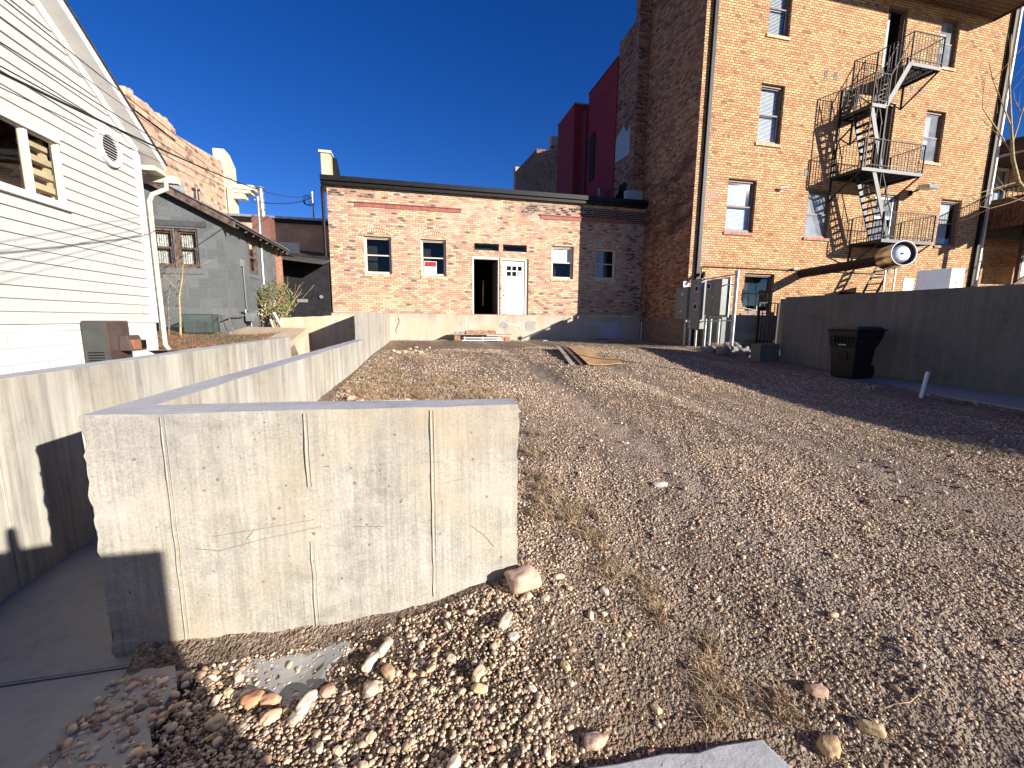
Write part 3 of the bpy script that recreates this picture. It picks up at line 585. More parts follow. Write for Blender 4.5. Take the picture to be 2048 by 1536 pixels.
# ------------------------------------------------------------------ low brick building
YM = 16.67
LB = thing('brick_building', 'long single-storey building of mixed reclaimed brick with a white door and a black roof edge', 'building', (3.4, YM, -0.8))
WIN = [(-1.63, -0.675, 1.63, 2.955), (0.377, 1.313, 1.615, 2.945), (5.49, 6.42, 1.66, 2.94), (7.372, 8.29, 1.70, 2.93)]
TR = [(2.374, 3.344, 2.64, 2.90), (3.50, 4.46, 2.64, 2.90)]; DR = [(2.30, 3.375, 0.215, 2.40), (3.455, 4.54, 0.215, 2.385)]
RC = [(-1.875, 1.893, 3.945, 4.10), (4.983, 8.744, 3.93, 4.09)]
mb = MB(); wall_y(mb, YM, -2.79, 9.5, 0.20, 4.62, WIN + TR + DR, 0.22)
mb.quad((-2.79, YM + 12, -.9), (-2.79, YM, -.9), (-2.79, YM, 4.75), (-2.79, YM + 12, 4.75)); mb.build('wall', M_BMID, LB)
mb = MB(); mb.quad((-2.9, YM - 0.02, 4.86), (9.5, YM - 0.02, 4.86), (9.5, YM + 14, 4.4), (-2.9, YM + 14, 4.4)); mb.box(-2.95, 9.5, YM - 0.17, YM, 4.58, 4.87); mb.box(-2.95, 9.5, YM - 0.24, YM - 0.17, 4.70, 4.86)
rf = mb.build('roof', M_BLACKM, LB)
mb = MB()
pts = [(-2.82, YM - 0.20, 4.6), (-2.92, YM - 0.12, 4.45), (-2.92, YM - 0.06, 4.2), (-2.92, YM - 0.06, 0.45), (-2.90, YM - 0.08, 0.30), (-3.05, YM - 0.08, 0.18), (-3.06, YM - 0.08, -0.3)]
mb.tube(pts, 0.055, 8); mb.build('downspout', M_BLACKM, LB)
for a, b, c, d in RC: mb = MB(); mb.box(a, b, YM - 0.03, YM + 0.05, c, d); mb.box(a, b, YM - 0.065, YM - 0.031, d - 0.026, d); mb.build('steel_lintel', M_RED, LB)
for i, (a, b, c, d) in enumerate(WIN):
    w = sash_window(LB, a, b, c, d, YM, 0.10, M_BEIGE, M_GLASSM, [None, None, ('shade', 0.53, 1.0, 0.0, 1.0), ('shade', 0.0, 1.0, 0.0, 0.5)][i], 0.05)
    q = MB(); q.box(a - 0.02, b + 0.02, YM - 0.03, YM + 0.1, c - 0.095, c - 0.002); q.build('sill', M_SILLB, w)
    arch(w, a, b, d, YM)
for a, b, c, d in TR:
    mb = MB(); frame_y(mb, YM + 0.12, YM + 0.18, a, b, c, d, 0.03); w = mb.build('transom_window', M_BROWNF, LB)
    g = MB(); g.quad((a, YM + .15, c), (b, YM + .15, c), (b, YM + .15, d), (a, YM + .15, d)); g.build('pane', M_GLASSM, w)
    g = MB(); g.quad((a, YM + .5, c), (b, YM + .5, c), (b, YM + .5, d), (a, YM + .5, d)); g.build('dark_room', M_DARK, w)
# doorways
a, b, c, d = DR[0]
mb = MB(); mb.box(a, a + .055, YM - 0.012, YM + .2, c, d); mb.box(b - .055, b, YM + 0.03, YM + .2, c, d); mb.box(a + .055, b - .055, YM - .012, YM + .2, d - .09, d)
dw = mb.build('open_doorway', M_WTRIM, LB)
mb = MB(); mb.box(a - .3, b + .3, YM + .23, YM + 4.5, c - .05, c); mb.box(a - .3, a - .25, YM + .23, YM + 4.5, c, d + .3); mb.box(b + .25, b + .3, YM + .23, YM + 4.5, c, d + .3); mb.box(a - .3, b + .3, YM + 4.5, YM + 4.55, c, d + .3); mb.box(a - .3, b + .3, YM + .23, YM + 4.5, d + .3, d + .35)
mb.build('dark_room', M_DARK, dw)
mb = MB(); mb.box(b - .10, b - .055, YM + .21, YM + 1.05, c + .01, d - .1); mb.build('inner_door', M_BROWNW, dw)
mb = MB(); mb.box(2.86, 2.90, YM + 1.0, YM + 1.04, c + .35, d - .9); mb.box(2.93, 2.965, YM + 1.3, YM + 1.34, c + .5, d - .75); mb.build('bare_stud', M_WOOD, dw)
a, b, c, d = DR[1]
mb = MB(); mb.box(a, a + .03, YM + .0, YM + .2, c, d); mb.box(b - .13, b - .004, YM + .06, YM + .2, c, d); mb.box(a + .03, b - .13, YM + .0, YM + .2, d - .075, d); fr = mb.build('door_frame', M_BEIGE, LB)
a += .03; b -= .13; d -= .078; lx = [a + .17, b - .10]; cw = (lx[1] - lx[0]) / 3; lz = [1.70, 2.12]; ch = (lz[1] - lz[0]) / 2
holes = [(lx[0] + i * cw + .02, lx[0] + (i + 1) * cw - .02, lz[0] + j * ch + .02, lz[0] + (j + 1) * ch - .02) for i in range(3) for j in range(2)]
mb = MB(); holes2 = holes + []
wall_y(mb, YM + .10, a, b, c + .02, d, holes2, 0.03)
for (x0, x1) in ((a + .12, (a + b) / 2 - .04), ((a + b) / 2 + .04, b - .1)): frame_y(mb, YM + .094, YM + .102, x0, x1, c + .25, 1.52, .012)
mb.box(a + .08, b - .05, YM + .085, YM + .10, 1.60, 1.635)
dd = mb.build('door', M_WDOOR, LB, )
g = MB(); g.quad((lx[0], YM + .125, lz[0]), (lx[1], YM + .125, lz[0]), (lx[1], YM + .125, lz[1]), (lx[0], YM + .125, lz[1])); g.build('door_pane', M_GLASSM, dd)
g = MB(); g.quad((a, YM + .2, lz[0]), (b, YM + .2, lz[0]), (b, YM + .2, lz[1]), (a, YM + .2, lz[1])); g.build('dark_room', M_DARK, dd)
g = MB(); g.box(holes[4][0] + .05, holes[4][1] - .03, YM + .118, YM + .122, holes[4][2] + .02, holes[4][3] - .02); g.build('sticker', M_SIGNW, dd)
for z in (1.14, 0.97): g = MB(); g.tube([(a + .07, YM + .10, z), (a + .07, YM + .07, z)], .022, 10); g.tube([(a + .07, YM + .07, z), (a + .07, YM + .045, z)], .030, 10); g.build('door_knob', M_BLACKM, dd)
mb = MB(); mb.box(2.25, 4.56, YM - .03, YM + .15, .165, .214); mb.build('threshold', M_RED, LB)
# foundation, rendered, with patches
mb = MB(); mb.box(-2.86, 9.5, YM - .045, YM + .02, -1.2, .198); fnd = mb.build('foundation', M_CFOUND, LB)
def blotch(cx, cz, rx, rz, seed, y, n=36, flat=0.0):
    pts = []
    for i in range(n):
        t = 2 * PI * i / n; r = 1 + 0.22 * mnoise.noise(Vector((math.cos(t) * 1.6 + seed, math.sin(t) * 1.6, seed))) + 0.08 * mnoise.noise(Vector((math.cos(t) * 6, math.sin(t) * 6, seed)))
        e = 0.55; cxp = math.copysign(abs(math.cos(t)) ** e, math.cos(t)); czp = math.copysign(abs(math.sin(t)) ** e, math.sin(t))
        pts.append((cx + rx * r * cxp, cz + rz * r * czp))
    m = MB(); m.extr(pts, 'y', y - .006, y + .001); return m
for (cx, cz, rx, rz, s, mt) in ((8.15, -.36, .50, .32, 1.0, M_PATCH), (7.35, -.10, .32, .07, 2.0, M_PATCH), (8.35, .02, .16, .05, 5.0, M_PATCH)): blotch(cx, cz, rx, rz, s, YM - .048).build('plaster_patch', mt, fnd)
blotch(4.65, -.22, .22, .20, 3.0, YM - .049).build('bare_patch', concrete('render_loss', (.30, .28, .25), streak=.1), fnd)
blotch(3.55, -.15, .20, .16, 4.0, YM - .049).build('bare_patch', bpy.data.materials['render_loss'], fnd)
mb = MB(); mb.tube([(3.30, YM - .052, -.17), (3.40, YM - .052, -.04), (3.50, YM - .052, .01), (3.58, YM - .052, -.05), (3.70, YM - .052, -.15), (3.82, YM - .052, -.19), (4.05, YM - .052, -.22), (4.2, YM - .052, -.25), (4.22, YM - .052, -.36)], .016, 6); mb.build('lime_line', M_SIGNW, fnd)
mb = MB(); mb.tube([(-.50, YM - .048, .05), (-.48, YM - .048, -.1), (-.56, YM - .048, -.3), (-.62, YM - .048, -.45), (-.56, YM - .048, -.52)], .010, 5); mb.build('crack', M_DARK, fnd)
# parapet pier on the left end of the roof
mb = MB(); mb.box(-3.02, -2.70, YM + .55, YM + .95, 4.6, 5.82); mb.extr([(YM + .95, 4.6), (YM + 5.5, 4.6), (YM + 5.5, 4.75), (YM + 2.5, 5.0), (YM + .95, 5.75)], 'x', -3.0, -2.75); pp = mb.build('parapet', M_CTAN, LB)
mb = MB(); mb.box(-3.08, -2.66, YM + .5, YM + 1.0, 5.82, 5.90); mb.build('coping', M_CREAM, pp)
mb = MB(); mb.extr([(YM + 1.0, 4.8), (YM + 5.5, 4.8), (YM + 2.4, 5.02), (YM + 1.0, 5.82)], 'x', -2.745, -2.55); mb.build('roof_membrane', M_BLACKM, pp)

# "for sale" notice in the second window
fs = thing('window_sign', 'red and black for sale sign taped inside the second window', 'sign', (.74, YM + .08, 1.7))
a, b, z0, z1 = .495, .955, 1.715, 2.165; Ys = YM + .105
mb = MB(); mb.box(a, b, Ys, Ys + .004, z0, z1); mb.build('board', M_SIGNW, fs)
mb = MB(); mb.box(a + .02, b - .02, Ys - .003, Ys - .001, z1 - .19, z1 - .02); mb.build('header', M_SIGNK, fs)
mb = MB(); frame_y(mb, Ys - .004, Ys - .001, a + .03, b - .03, z0 + .03, z0 + .12, .007); frame_y(mb, Ys - .004, Ys - .001, a + .03, b - .03, z0 + .135, z0 + .235, .007); mb.build('ruled_boxes', M_SIGNB, fs)
def text(body, size, x, y, z, mat, parent, width=None, ext=.001):
    cu = bpy.data.curves.new('txt', 'FONT'); cu.body = body; cu.size = size; cu.extrude = ext; cu.align_x = 'CENTER'; cu.align_y = 'CENTER'; cu.offset = size * .02
    to = bpy.data.objects.new('txt', cu); COL.objects.link(to); dg = bpy.context.evaluated_depsgraph_get(); me = bpy.data.meshes.new_from_object(to.evaluated_get(dg)); bpy.data.objects.remove(to)
    xs = [v.co.x for v in me.vertices]; k = (width / (max(xs) - min(xs))) if width else 1; off = wloc(parent)
    for v in me.vertices: c = v.co.copy(); v.co = Vector((x + c.x * k, y - c.z, z + c.y)) - off
    me.materials.clear(); me.materials.append(mat); return link('lettering', me, parent)
text('FOR SALE', .185, (a + b) / 2, Ys - .005, z1 - .105, M_SIGNR, fs, .40)

# ------------------------------------------------------------------ tall brick building
YT = 13.5
TB = thing('brick_building', 'tall four-storey building of orange and yellow brick with a fire escape', 'building', (16, YT, -0.9))
TW = {'a': (11.83, 12.80, 6.20, 8.10), 'b': (19.34, 20.32, 6.24, 8.09), 'c': (10.83, 12.0, 3.17, 4.94), 'd': (14.27, 15.37, 3.15, 4.85), 'e': (20.75, 21.88, 3.16, 4.95), 'f': (11.84, 13.13, .32, 1.77), 'g': (11.89, 12.76, 9.60, 11.35), 'h': (19.45, 20.37, 9.62, 11.33)}
TD = {'u': (16.90, 17.80, 8.80, 11.25), 'v': (16.92, 17.79, 5.55, 8.10), 'w': (17.40, 18.57, 3.05, 4.92), 'x': (16.2, 17.3, -.85, 1.20)}
mb = MB(); wall_y(mb, YT, 9.5, 23.0, -1.3, 16, list(TW.values()) + list(TD.values()), .26)
mb.quad((23, YT, -1.3), (23, YT + 10, -1.3), (23, YT + 10, 16), (23, YT, 16)); mb.build('front_wall', M_BTALL, TB)
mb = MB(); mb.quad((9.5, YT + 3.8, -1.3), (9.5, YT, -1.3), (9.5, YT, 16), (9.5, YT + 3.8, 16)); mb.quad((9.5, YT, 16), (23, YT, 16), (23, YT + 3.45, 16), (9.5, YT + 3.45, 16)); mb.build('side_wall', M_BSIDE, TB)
for k, (a, b, c, d) in TW.items():
    ct = {'a': ('blind', 0.02, .98, 0, 1), 'b': ('shade', .3, .98, 0, .6), 'c': ('blind', .02, .98, 0, 1), 'd': ('shade', .02, .98, 0, 1), 'e': ('blind', .05, .98, 0, .8), 'f': None, 'g': ('blind', .02, .98, 0, 1), 'h': ('shade', .35, .98, 0, .7)}[k]
    w = sash_window(TB, a, b, c, d, YT, .10, M_BROWNF, M_GLASSD if k in 'bdh' else M_GLASS, ct, .07, sill=M_SILLB if k in 'ab gh' else M_SILLR)
    if k == 'f':
        g = MB(); g.box(a + .15, a + .45, YT + .38, YT + .5, c, c + .28); g.bar((a + .3, YT + .4, c + .28), (a + .42, YT + .4, c + .55), .07); g.bar((a + .1, YT + .35, c + .25), (b - .3, YT + .35, c + .12), .03); g.box(b - .35, b - .15, YT + .35, YT + .5, c, c + .3); g.build('stored_tools', M_CREAM, w)
for k, (a, b, c, d) in TD.items():
    if k != 'x':
        mb = MB(); frame_y(mb, YT + .06, YT + .16, a, b, c, d, .06, wb=.02); w = mb.build('door_frame', M_BROWNF, TB)
    else: w = None
    mb = MB(); B = YT + 1.6
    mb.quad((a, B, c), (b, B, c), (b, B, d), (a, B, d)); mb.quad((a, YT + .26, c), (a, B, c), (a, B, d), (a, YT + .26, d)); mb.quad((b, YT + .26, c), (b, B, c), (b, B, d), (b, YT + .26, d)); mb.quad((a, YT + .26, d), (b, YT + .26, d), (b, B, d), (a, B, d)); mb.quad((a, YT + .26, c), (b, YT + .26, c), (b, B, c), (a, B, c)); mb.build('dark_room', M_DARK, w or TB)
    if k == 'w':
        g = MB(); zz = (c + d) / 2 + .1; frame_y(g, YT + .12, YT + .155, a + .06, b - .06, c + .02, d - .06, .09); g.box(a + .15, b - .15, YT + .12, YT + .155, zz - .05, zz + .05); g.build('door', M_WDOOR, w)
        g = MB(); g.quad((a, YT + .14, zz), (b, YT + .14, zz), (b, YT + .14, d), (a, YT + .14, d)); g.quad((a, YT + .141, c), (b - .5, YT + .141, c), (b - .5, YT + .141, zz), (a, YT + .141, zz)); g.build('door_pane', M_GLASSD, w)
    if k == 'u': g = MB(); g.box(a + .06, a + .30, YT + .16, YT + .20, c + .05, d - .12); g.build('door', M_SIGNB, w)  # this doorway's deep dark recess also stands in for a tall wall shadow
# eave band with dark soffit at the top right
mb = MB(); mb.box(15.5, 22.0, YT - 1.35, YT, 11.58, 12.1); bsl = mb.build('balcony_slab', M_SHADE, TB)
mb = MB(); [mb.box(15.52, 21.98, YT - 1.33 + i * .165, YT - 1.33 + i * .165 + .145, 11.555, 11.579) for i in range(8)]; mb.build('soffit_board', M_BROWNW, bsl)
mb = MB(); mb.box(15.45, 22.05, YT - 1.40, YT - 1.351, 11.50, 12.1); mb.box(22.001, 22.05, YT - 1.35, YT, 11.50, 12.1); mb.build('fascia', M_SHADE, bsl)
# downspouts
for x0, x1 in ((9.74, 9.86), (22.93, 23.05)): mb = MB(); mb.box(x0, x1, YT - .12, YT - .01, -.9, 15.9); mb.build('downspout', M_BLACKM, TB)
mb = MB(); mb.box(23.28, 23.37, YT - .06, YT + .03, -1, 15.9); mb.build('corner_board', M_WTRIM, TB)
# small vents, brick sized
for (x, z) in ((14.46, 8.68), (14.88, 8.68), (18.43, 8.69), (18.84, 8.70), (14.06, 5.39)):
    mb = MB(); mb.box(x - .07, x + .07, YT - .015, YT + .01, z - .10, z + .10); v = mb.build('wall_vent', M_CABG, TB)
    mb = MB(); [mb.box(x - .055, x + .055, YT - .022, YT - .014, z - .08 + i * .04, z - .06 + i * .04) for i in range(5)]; mb.build('louvre', M_DARK, v)
# conduit along the facade
mb = MB(); mb.tube([(9.98, YT - .04, 1.15), (9.98, YT - .04, 1.88), (10.02, YT - .04, 1.93), (18.5, YT - .04, 1.93)], .018, 6); mb.build('conduit', M_IRON, TB)
mb = MB(); mb.tube([(10.0, YT - .05, 1.45), (9.98, YT - .12, 1.62), (9.92, YT - .26, 1.68), (9.80, YT - .40, 1.55), (9.74, YT - .44, 1.42)], [.03, .05, .06, .055, .045], 10); mb.build('weatherhead', M_BLACKM, TB)
# chimney breast and patched wall beyond the low roof
ST = thing('brick_building', 'shaded brick rear wall with a plastered patch and chimney breast, above the black roof edge', 'building', (9.2, 17.5, 4))
mb = MB(); mb.box(9.0, 9.49, 16.95, 17.30, 4.4, 16); cb = mb.build('chimney_breast', M_BBACK, ST)
mb = MB(); mb.box(9.05, 9.8, 17.30, 18.75, 4.4, 11.9); mb.build('wall', M_BBACK, ST)
mb = MB(); mb.extr([(17.4, 6.9), (18.7, 7.0), (18.7, 8.0), (18.0, 8.25), (17.7, 7.9), (17.4, 8.1)], 'x', 9.03, 9.06); mb.build('plaster_patch', M_SIGNB, ST)
mb = MB(); mb.box(8.75, 9.48, 16.9, 17.15, 4.86, 5.35); mb.build('flashing', M_SIGNB, ST)
mb = MB(); [mb.box(9.02, 9.06, 17.35 + random.random() * 1.3, 17.45 + random.random() * 1.3, 4.9 + random.random() * .6, 5.2 + random.random() * .8) for i in range(14)]; mb.build('burnt_edge', M_DARK, ST)
RB = thing('red_building', 'dark red stucco building stepping down behind the low roof', 'building', (9.1, 21, 4))
mb = MB(); mb.box(9.0, 10.5, 18.75, 21.9, 4, 11.3); mb.build('tall_block', M_DKRED, RB)
mb = MB(); mb.box(8.9, 10.5, 21.9, 22.7, 4, 11.0 - .4); mb.build('link_block', M_DKRED2, RB)
mb = MB(); mb.box(8.55, 10.5, 22.7, 25.3, 4, 11.2); mb.build('rear_block', M_DKRED, RB)
for z in (6.2, 8.4, 10.4): mb = MB(); mb.box(8.992, 9.0, 18.76, 21.88, z, z + .02); mb.build('panel_joint', M_DKRED2, RB)
mb = MB(); mb.box(8.97, 10.5, 18.75, 21.9, 11.3, 11.36); mb.build('coping', M_DKRED2, RB)
mb = MB(); mb.box(8.95, 8.99, 20.9, 21.5, 7.0, 9.2); mb.build('window', M_DARK, RB)
mb = MB(); mb.box(8.5, 8.95, 25.3, 25.36, 11.2, 11.25); mb.box(8.52, 10, 22.68, 25.35, 11.2, 11.27); mb.build('coping', M_GALV, RB)
mb = MB(); mb.tube([(8.7, 19.4, 5.35), (8.7, 19.4, 5.7)], .03, 6); mb.tube([(8.62, 19.42, 5.9), (8.7, 19.36, 5.9)], [.20, .22], 12); mb.build('satellite_dish', M_SIGNB, RB)
FB = thing('brick_building', 'farthest brown brick building with a pale chimney, behind the red one', 'building', (9.3, 31, 4))
mb = MB(); mb.extr([(25.4, 4), (38.2, 4), (38.2, 12.7), (31.3, 12.15), (31.3, 11.85), (27.6, 10.8), (25.4, 10.8)], 'x', 9.0, 11); mb.build('wall', M_BBACK, FB)
mb = MB(); mb.box(8.9, 9.4, 27.6, 28.1, 11.0, 11.6); mb.build('chimney', M_TANR, FB)
mb = MB(); mb.box(8.95, 9.8, 37.6, 38.3, 10, 13.0); mb.build('end_chimney', M_TANR, FB)
mb = MB(); mb.box(9.2, 9.9, 26.2, 27.2, 10.8, 11.45); o = mb.build('rooftop_unit', M_GALV); tag(o, 'small grey air conditioning unit on the far brown brick roof', 'air conditioner')

# ------------------------------------------------------------------ fire escape
FE = thing('fire_escape', 'dark iron fire escape with slatted landings and stairs on the tall brick building', 'fire escape', (17, 12.9, 3))
YF = 12.35
def landing(x0, x1, z, y0=YF, y1=YT, rail=0.93, sides='lrf', name='landing', brackets=True, dens=.12, gap=None):
    m = MB(); m.box(x0, x1, y0, y0 + .03, z - .11, z); m.box(x0, x1, y1 - .04, y1 - .01, z - .10, z); m.box(x0, x0 + .03, y0 + .03, y1 - .04, z - .10, z); m.box(x1 - .03, x1, y0 + .03, y1 - .04, z - .10, z)
    L = m.build(name, M_IRONL, FE)
    g = MB(); y = y0 + .06
    while y < y1 - .05: g.box(x0 + .03, x1 - .03, y, y + .022, z - .03, z - .004); y += .052
    x = x0 + .3
    while x < x1 - .2: g.box(x, x + .02, y0 + .03, y1 - .04, z - .06, z - .031); x += .38
    g.build('grating', M_IRON, L)
    r = MB(); h = z + rail
    def run(p, q):
        r.bar((*p, h), (*q, h), .035, .02); r.bar((*p, z + .10), (*q, z + .10), .02, .02); P = Vector(p); Q = Vector(q); n = max(2, int((Q - P).length / dens))
        for i in range(n + 1):
            c = P.lerp(Q, i / n); r.bar((c.x, c.y, z), (c.x, c.y, h), .028 if i in (0, n) else .013)
    if 'f' in sides:
        if gap: run((x0, y0), (gap[0], y0)); run((gap[1], y0), (x1, y0))
        else: run((x0, y0), (x1, y0))
    if 'l' in sides: run((x0, y0 + .02), (x0, y1 - .02))
    if 'r' in sides: run((x1, y0 + .02), (x1, y1 - .02))
    if 'b' in sides: run((x0, y1 - .05), (x1, y1 - .05))
    r.build('railing', M_IRON, L)
    if brackets:
        for x in (x0 + .03, x1 - .03): b = MB(); b.bar((x, y0 + .05, z - .1), (x, y1, z - .85), .04); b.bar((x, y1 - .03, z - .85), (x, y1 - .03, z), .04); b.build('bracket', M_IRON, L)
    return L
def flight(p, q, ya, yb, n, name='stair_flight', rail=True, dep=.16):
    """stringers in planes ya (near) and yb (far) from p=(x,z) to q=(x,z)"""
    m = MB()
    for y in (ya, yb): m.bar((p[0], y, p[1]), (q[0], y, q[1]), .03, dep)
    F = m.build(name, M_IRONL, FE); t = MB()
    for i in range(1, n):
        x = p[0] + (q[0] - p[0]) * i / n; z = p[1] + (q[1] - p[1]) * i / n; t.box(x - .10, x + .10, ya + .015, yb - .015, z - .012, z + .012)
    t.build('treads', M_IRON, F)
    if rail:
        r = MB()
        for y in (ya, yb):
            r.bar((p[0], y, p[1] + .85), (q[0], y, q[1] + .85), .028)
            for k in (0, .33, .66, 1): x = p[0] + (q[0] - p[0]) * k; z = p[1] + (q[1] - p[1]) * k; r.bar((x, y, z), (x, y, z + .85), .022)
        r.build('handrail', M_IRON, F)
    return F
landing(16.42, 18.84, 3.0); landing(15.15, 17.88, 5.31); landing(15.24, 15.90, 7.34, y1=YT, brackets=True, sides='lfb'); landing(16.67, 18.06, 8.78)
flight((15.86, 7.30), (16.70, 8.76), YF + .02, YF + .52, 8)
flight((15.30, 7.24), (16.05, 5.34), YF + .05, YF + .62, 9)
flight((15.75, 5.22), (16.75, 3.03), YF + .05, YF + .62, 10, rail=True)
flight((17.6, 2.9), (16.35, .5), YF + .1, YF + .6, 10, name='drop_ladder', rail=False, dep=.08)
for p_, q_, w_ in (((15.90, YF + .02, 7.3), (15.90, YF + .02, 5.3), .06), ((15.24, YF, 7.3), (15.24, YF + .0, 5.3), .03), ((15.22, YT - .05, 7.3), (15.22, YT - .05, 5.3), .03)): mb = MB(); mb.bar(p_, q_, w_); mb.build('hanger_post', M_IRON, FE)

# things on and beside the facade
ln = thing('wall_lamp', 'metal shoebox lamp on the brick wall right of the fire escape', 'lamp', (19.35, YT - .3, 5.0))
mb = MB(); mb.box(18.98, 19.1, YT - .06, YT, 4.95, 5.12); mb.bar((19.04, YT - .05, 5.03), (19.1, YT - .35, 5.12), .05); mb.build('bracket', M_IRON, ln)
mb = MB(); mb.add([(18.95, 12.75, 5.02), (19.45, 12.75, 5.02), (19.45, 13.25, 5.10), (18.95, 13.25, 5.10), (19.02, 12.85, 5.20), (19.38, 12.85, 5.20), (19.38, 13.2, 5.26), (19.02, 13.2, 5.26)], [(3, 2, 1, 0), (4, 5, 6, 7), (0, 1, 5, 4), (1, 2, 6, 5), (2, 3, 7, 6), (3, 0, 4, 7)]); mb.build('housing', M_GALV, ln)
cm = thing('security_camera', 'small security camera on the brick wall between two second-storey windows', 'camera', (12.95, YT, 4.7))
mb = MB(); mb.box(12.92, 13.0, YT - .03, YT, 4.66, 4.76); mb.tube([(12.96, YT - .03, 4.70), (12.96, YT - .12, 4.74)], .02, 8); mb.build('mount', M_WHT, cm)
mb = MB(); mb.tube([(12.90, YT - .10, 4.74), (13.14, YT - .20, 4.76)], .045, 10); mb.build('body', M_WHT, cm)
cm = thing('security_camera', 'small security camera on the brick wall above the duct shadow', 'camera', (13.9, YT, 1.95))
mb = MB(); mb.box(13.92, 14.0, YT - .03, YT, 1.93, 2.02); mb.build('mount', M_WHT, cm); mb = MB(); mb.tube([(13.98, YT - .08, 1.99), (13.78, YT - .16, 1.97)], .04, 10); mb.build('body', M_WHT, cm)

# exhaust duct ending in a drum, carried on slotted angle posts
ED = thing('exhaust_fan', 'big round metal exhaust drum on a duct standing out from the brick wall', 'exhaust fan', (14.8, 10.6, -.8))
A = Vector((14.30, YT + .05, 1.82)); T0 = Vector((14.92, 11.40, 2.02)); T1 = Vector((14.99, 11.02, 2.08)); T2 = Vector((14.80, 10.42, 2.15))
mb = MB(); mb.tube([A, T0, T1], [.16, .16, .20], 20); mb.build('duct', plain('duct_brown', (.035, .014, .012), .8), ED)
ax = (T2 - T1).normalized(); mb = MB(); mb.tube([T1 - ax * .03, T1, T2], [.31, .37, .37], 40, cap=False); dr = mb.build('drum', M_STEEL, ED)
mb = MB(); mb.tube([T1 - ax * .02, T1 - ax * .01], .36, 40); mb.build('back_plate', M_IRON, dr)
mb = MB(); mb.lathe(T2, ax, [(-.02, .372), (.0, .386), (.014, .384), (.016, .360), (-.02, .352)]); mb.build('rim', M_WHT, dr)
mb = MB(); mb.lathe(T2, ax, [(-.02, .352), (-.13, .345), (-.135, .01)]); mb.build('inner_wall', M_HEATG, dr)
mb = MB(); mb.lathe(T2, ax, [(-.129, .275), (-.085, .272), (-.06, .25), (-.045, .18), (-.035, .10), (-.03, .001)]); mb.build('cap', plain('bright_aluminium', (.50, .51, .54), .35, .8, var=.25, sc=9), dr)
mb = MB(); mb.tube([T2 - ax * .02, T2 - ax * .01], .035, 10); mb.build('hub', M_BLACKM, dr)
for dx in (-.24, .17):
    mb = MB(); px, py = T1.x + dx - .05, T1.y - .22; mb.box(px, px + .035, py, py + .004, -.9, 1.75); mb.box(px, px + .004, py + .0041, py + .035, -.9, 1.75); o = mb.build('angle_post', M_GALV, ED)
    mb = MB(); [mb.box(px + .012, px + .024, py - .003, py - .001, -.8 + i * .08, -.76 + i * .08) for i in range(31)]; mb.build('slots', M_DARK, o)
# white equipment box and notice seen over the wall
mb = MB(); mb.add([(17.22, 11.6, -.86), (17.86, 11.0, -.86), (18.8, 11.2, -.86), (18.2, 12.2, -.86), (17.22, 11.6, 1.82), (17.86, 11.0, 1.88), (18.8, 11.2, 1.92), (18.2, 12.2, 1.9)], [(4, 5, 6, 7), (0, 1, 5, 4), (1, 2, 6, 5), (2, 3, 7, 6), (3, 0, 4, 7)])
eb = thing('equipment_cabinet', 'white metal equipment cabinet showing above the right-hand concrete wall', 'cabinet', (17.4, 11.7, -.86)); mb.build('body', M_WHT, eb, bevel=.01)
mb = MB(); mb.bar((17.87, 10.995, 1.55), (18.79, 11.19, 1.55), .012); mb.bar((18.3, 11.085, .5), (18.3, 11.085, 1.54), .01); mb.build('panel_seam', M_CABG, eb)
nt_ = thing('notice_board', 'white printed notice beside the dark doorway above the right-hand wall', 'sign', (15.58, 10.7, -.86))
mb = MB(); mb.box(15.37, 15.79, 10.7, 10.72, .80, 1.445); mb.box(15.55, 15.60, 10.721, 10.76, -.86, 1.2); mb.build('board', M_SIGNW, nt_); mb = MB(); [mb.box(15.43, 15.73 - .05 * (i % 3), 10.694, 10.698, .92 + i * .075, .94 + i * .075) for i in range(6)]; mb.build('printed_lines', M_SIGNB, nt_)

# ------------------------------------------------------------------ electrical cabinets by the corner
EP = thing('meter_bank', 'row of grey electrical cabinets with round meters on galvanised posts by the brick corner', 'electrical cabinets', (9.3, 12.3, -.85))
def cab(y0, y1, z0, z1, x=9.25, dp=.26, meters=(), split=None, labels=()):
    m = MB(); m.box(x, x + dp, y0, y1, z0, z1); c = m.build('cabinet', M_CABG, EP, bevel=.008)
    for (y, z) in meters:
        m = MB(); m.tube([(x + .01, y, z), (x - .03, y, z)], .11, 20); mm = m.build('meter', M_WHT, c); m = MB(); m.tube([(x - .028, y, z), (x - .036, y, z)], .085, 20); m.build('meter_glass', M_BLACKM, mm)
    if split: m = MB(); m.box(x - .003, x - .001, split - .004, split + .004, z0 + .01, z1 - .01); m.build('door_gap', M_DARK, c)
    for (y, z, w, h, mt) in labels: m = MB(); m.box(x - .004, x - .001, y - w / 2, y + w / 2, z - h / 2, z + h / 2); m.build('sticker', mt, c)
    m = MB(); m.box(x - .02, x - .001, (y0 + y1) / 2 - .02, (y0 + y1) / 2 + .02, (z0 + z1) / 2 - .03, (z0 + z1) / 2 + .03); m.build('latch', M_GALV, c)
    return c
cab(13.12, 13.80, .09, 1.19, labels=((13.4, .95, .08, .09, M_SIGNW), (13.45, .35, .09, .06, M_SIGNW)))
cab(12.42, 12.98, -.24, 1.40, meters=((12.60, 1.08), (12.62, .50)), labels=((12.9, .0, .08, .12, M_SIGNW), (12.9, -.16, .1, .06, M_SIGNW)))
cab(11.46, 12.18, .21, 1.31, meters=((12.02, 1.12),), split=11.84, labels=((11.66, .98, .06, .07, M_PINK),))
mb = MB()
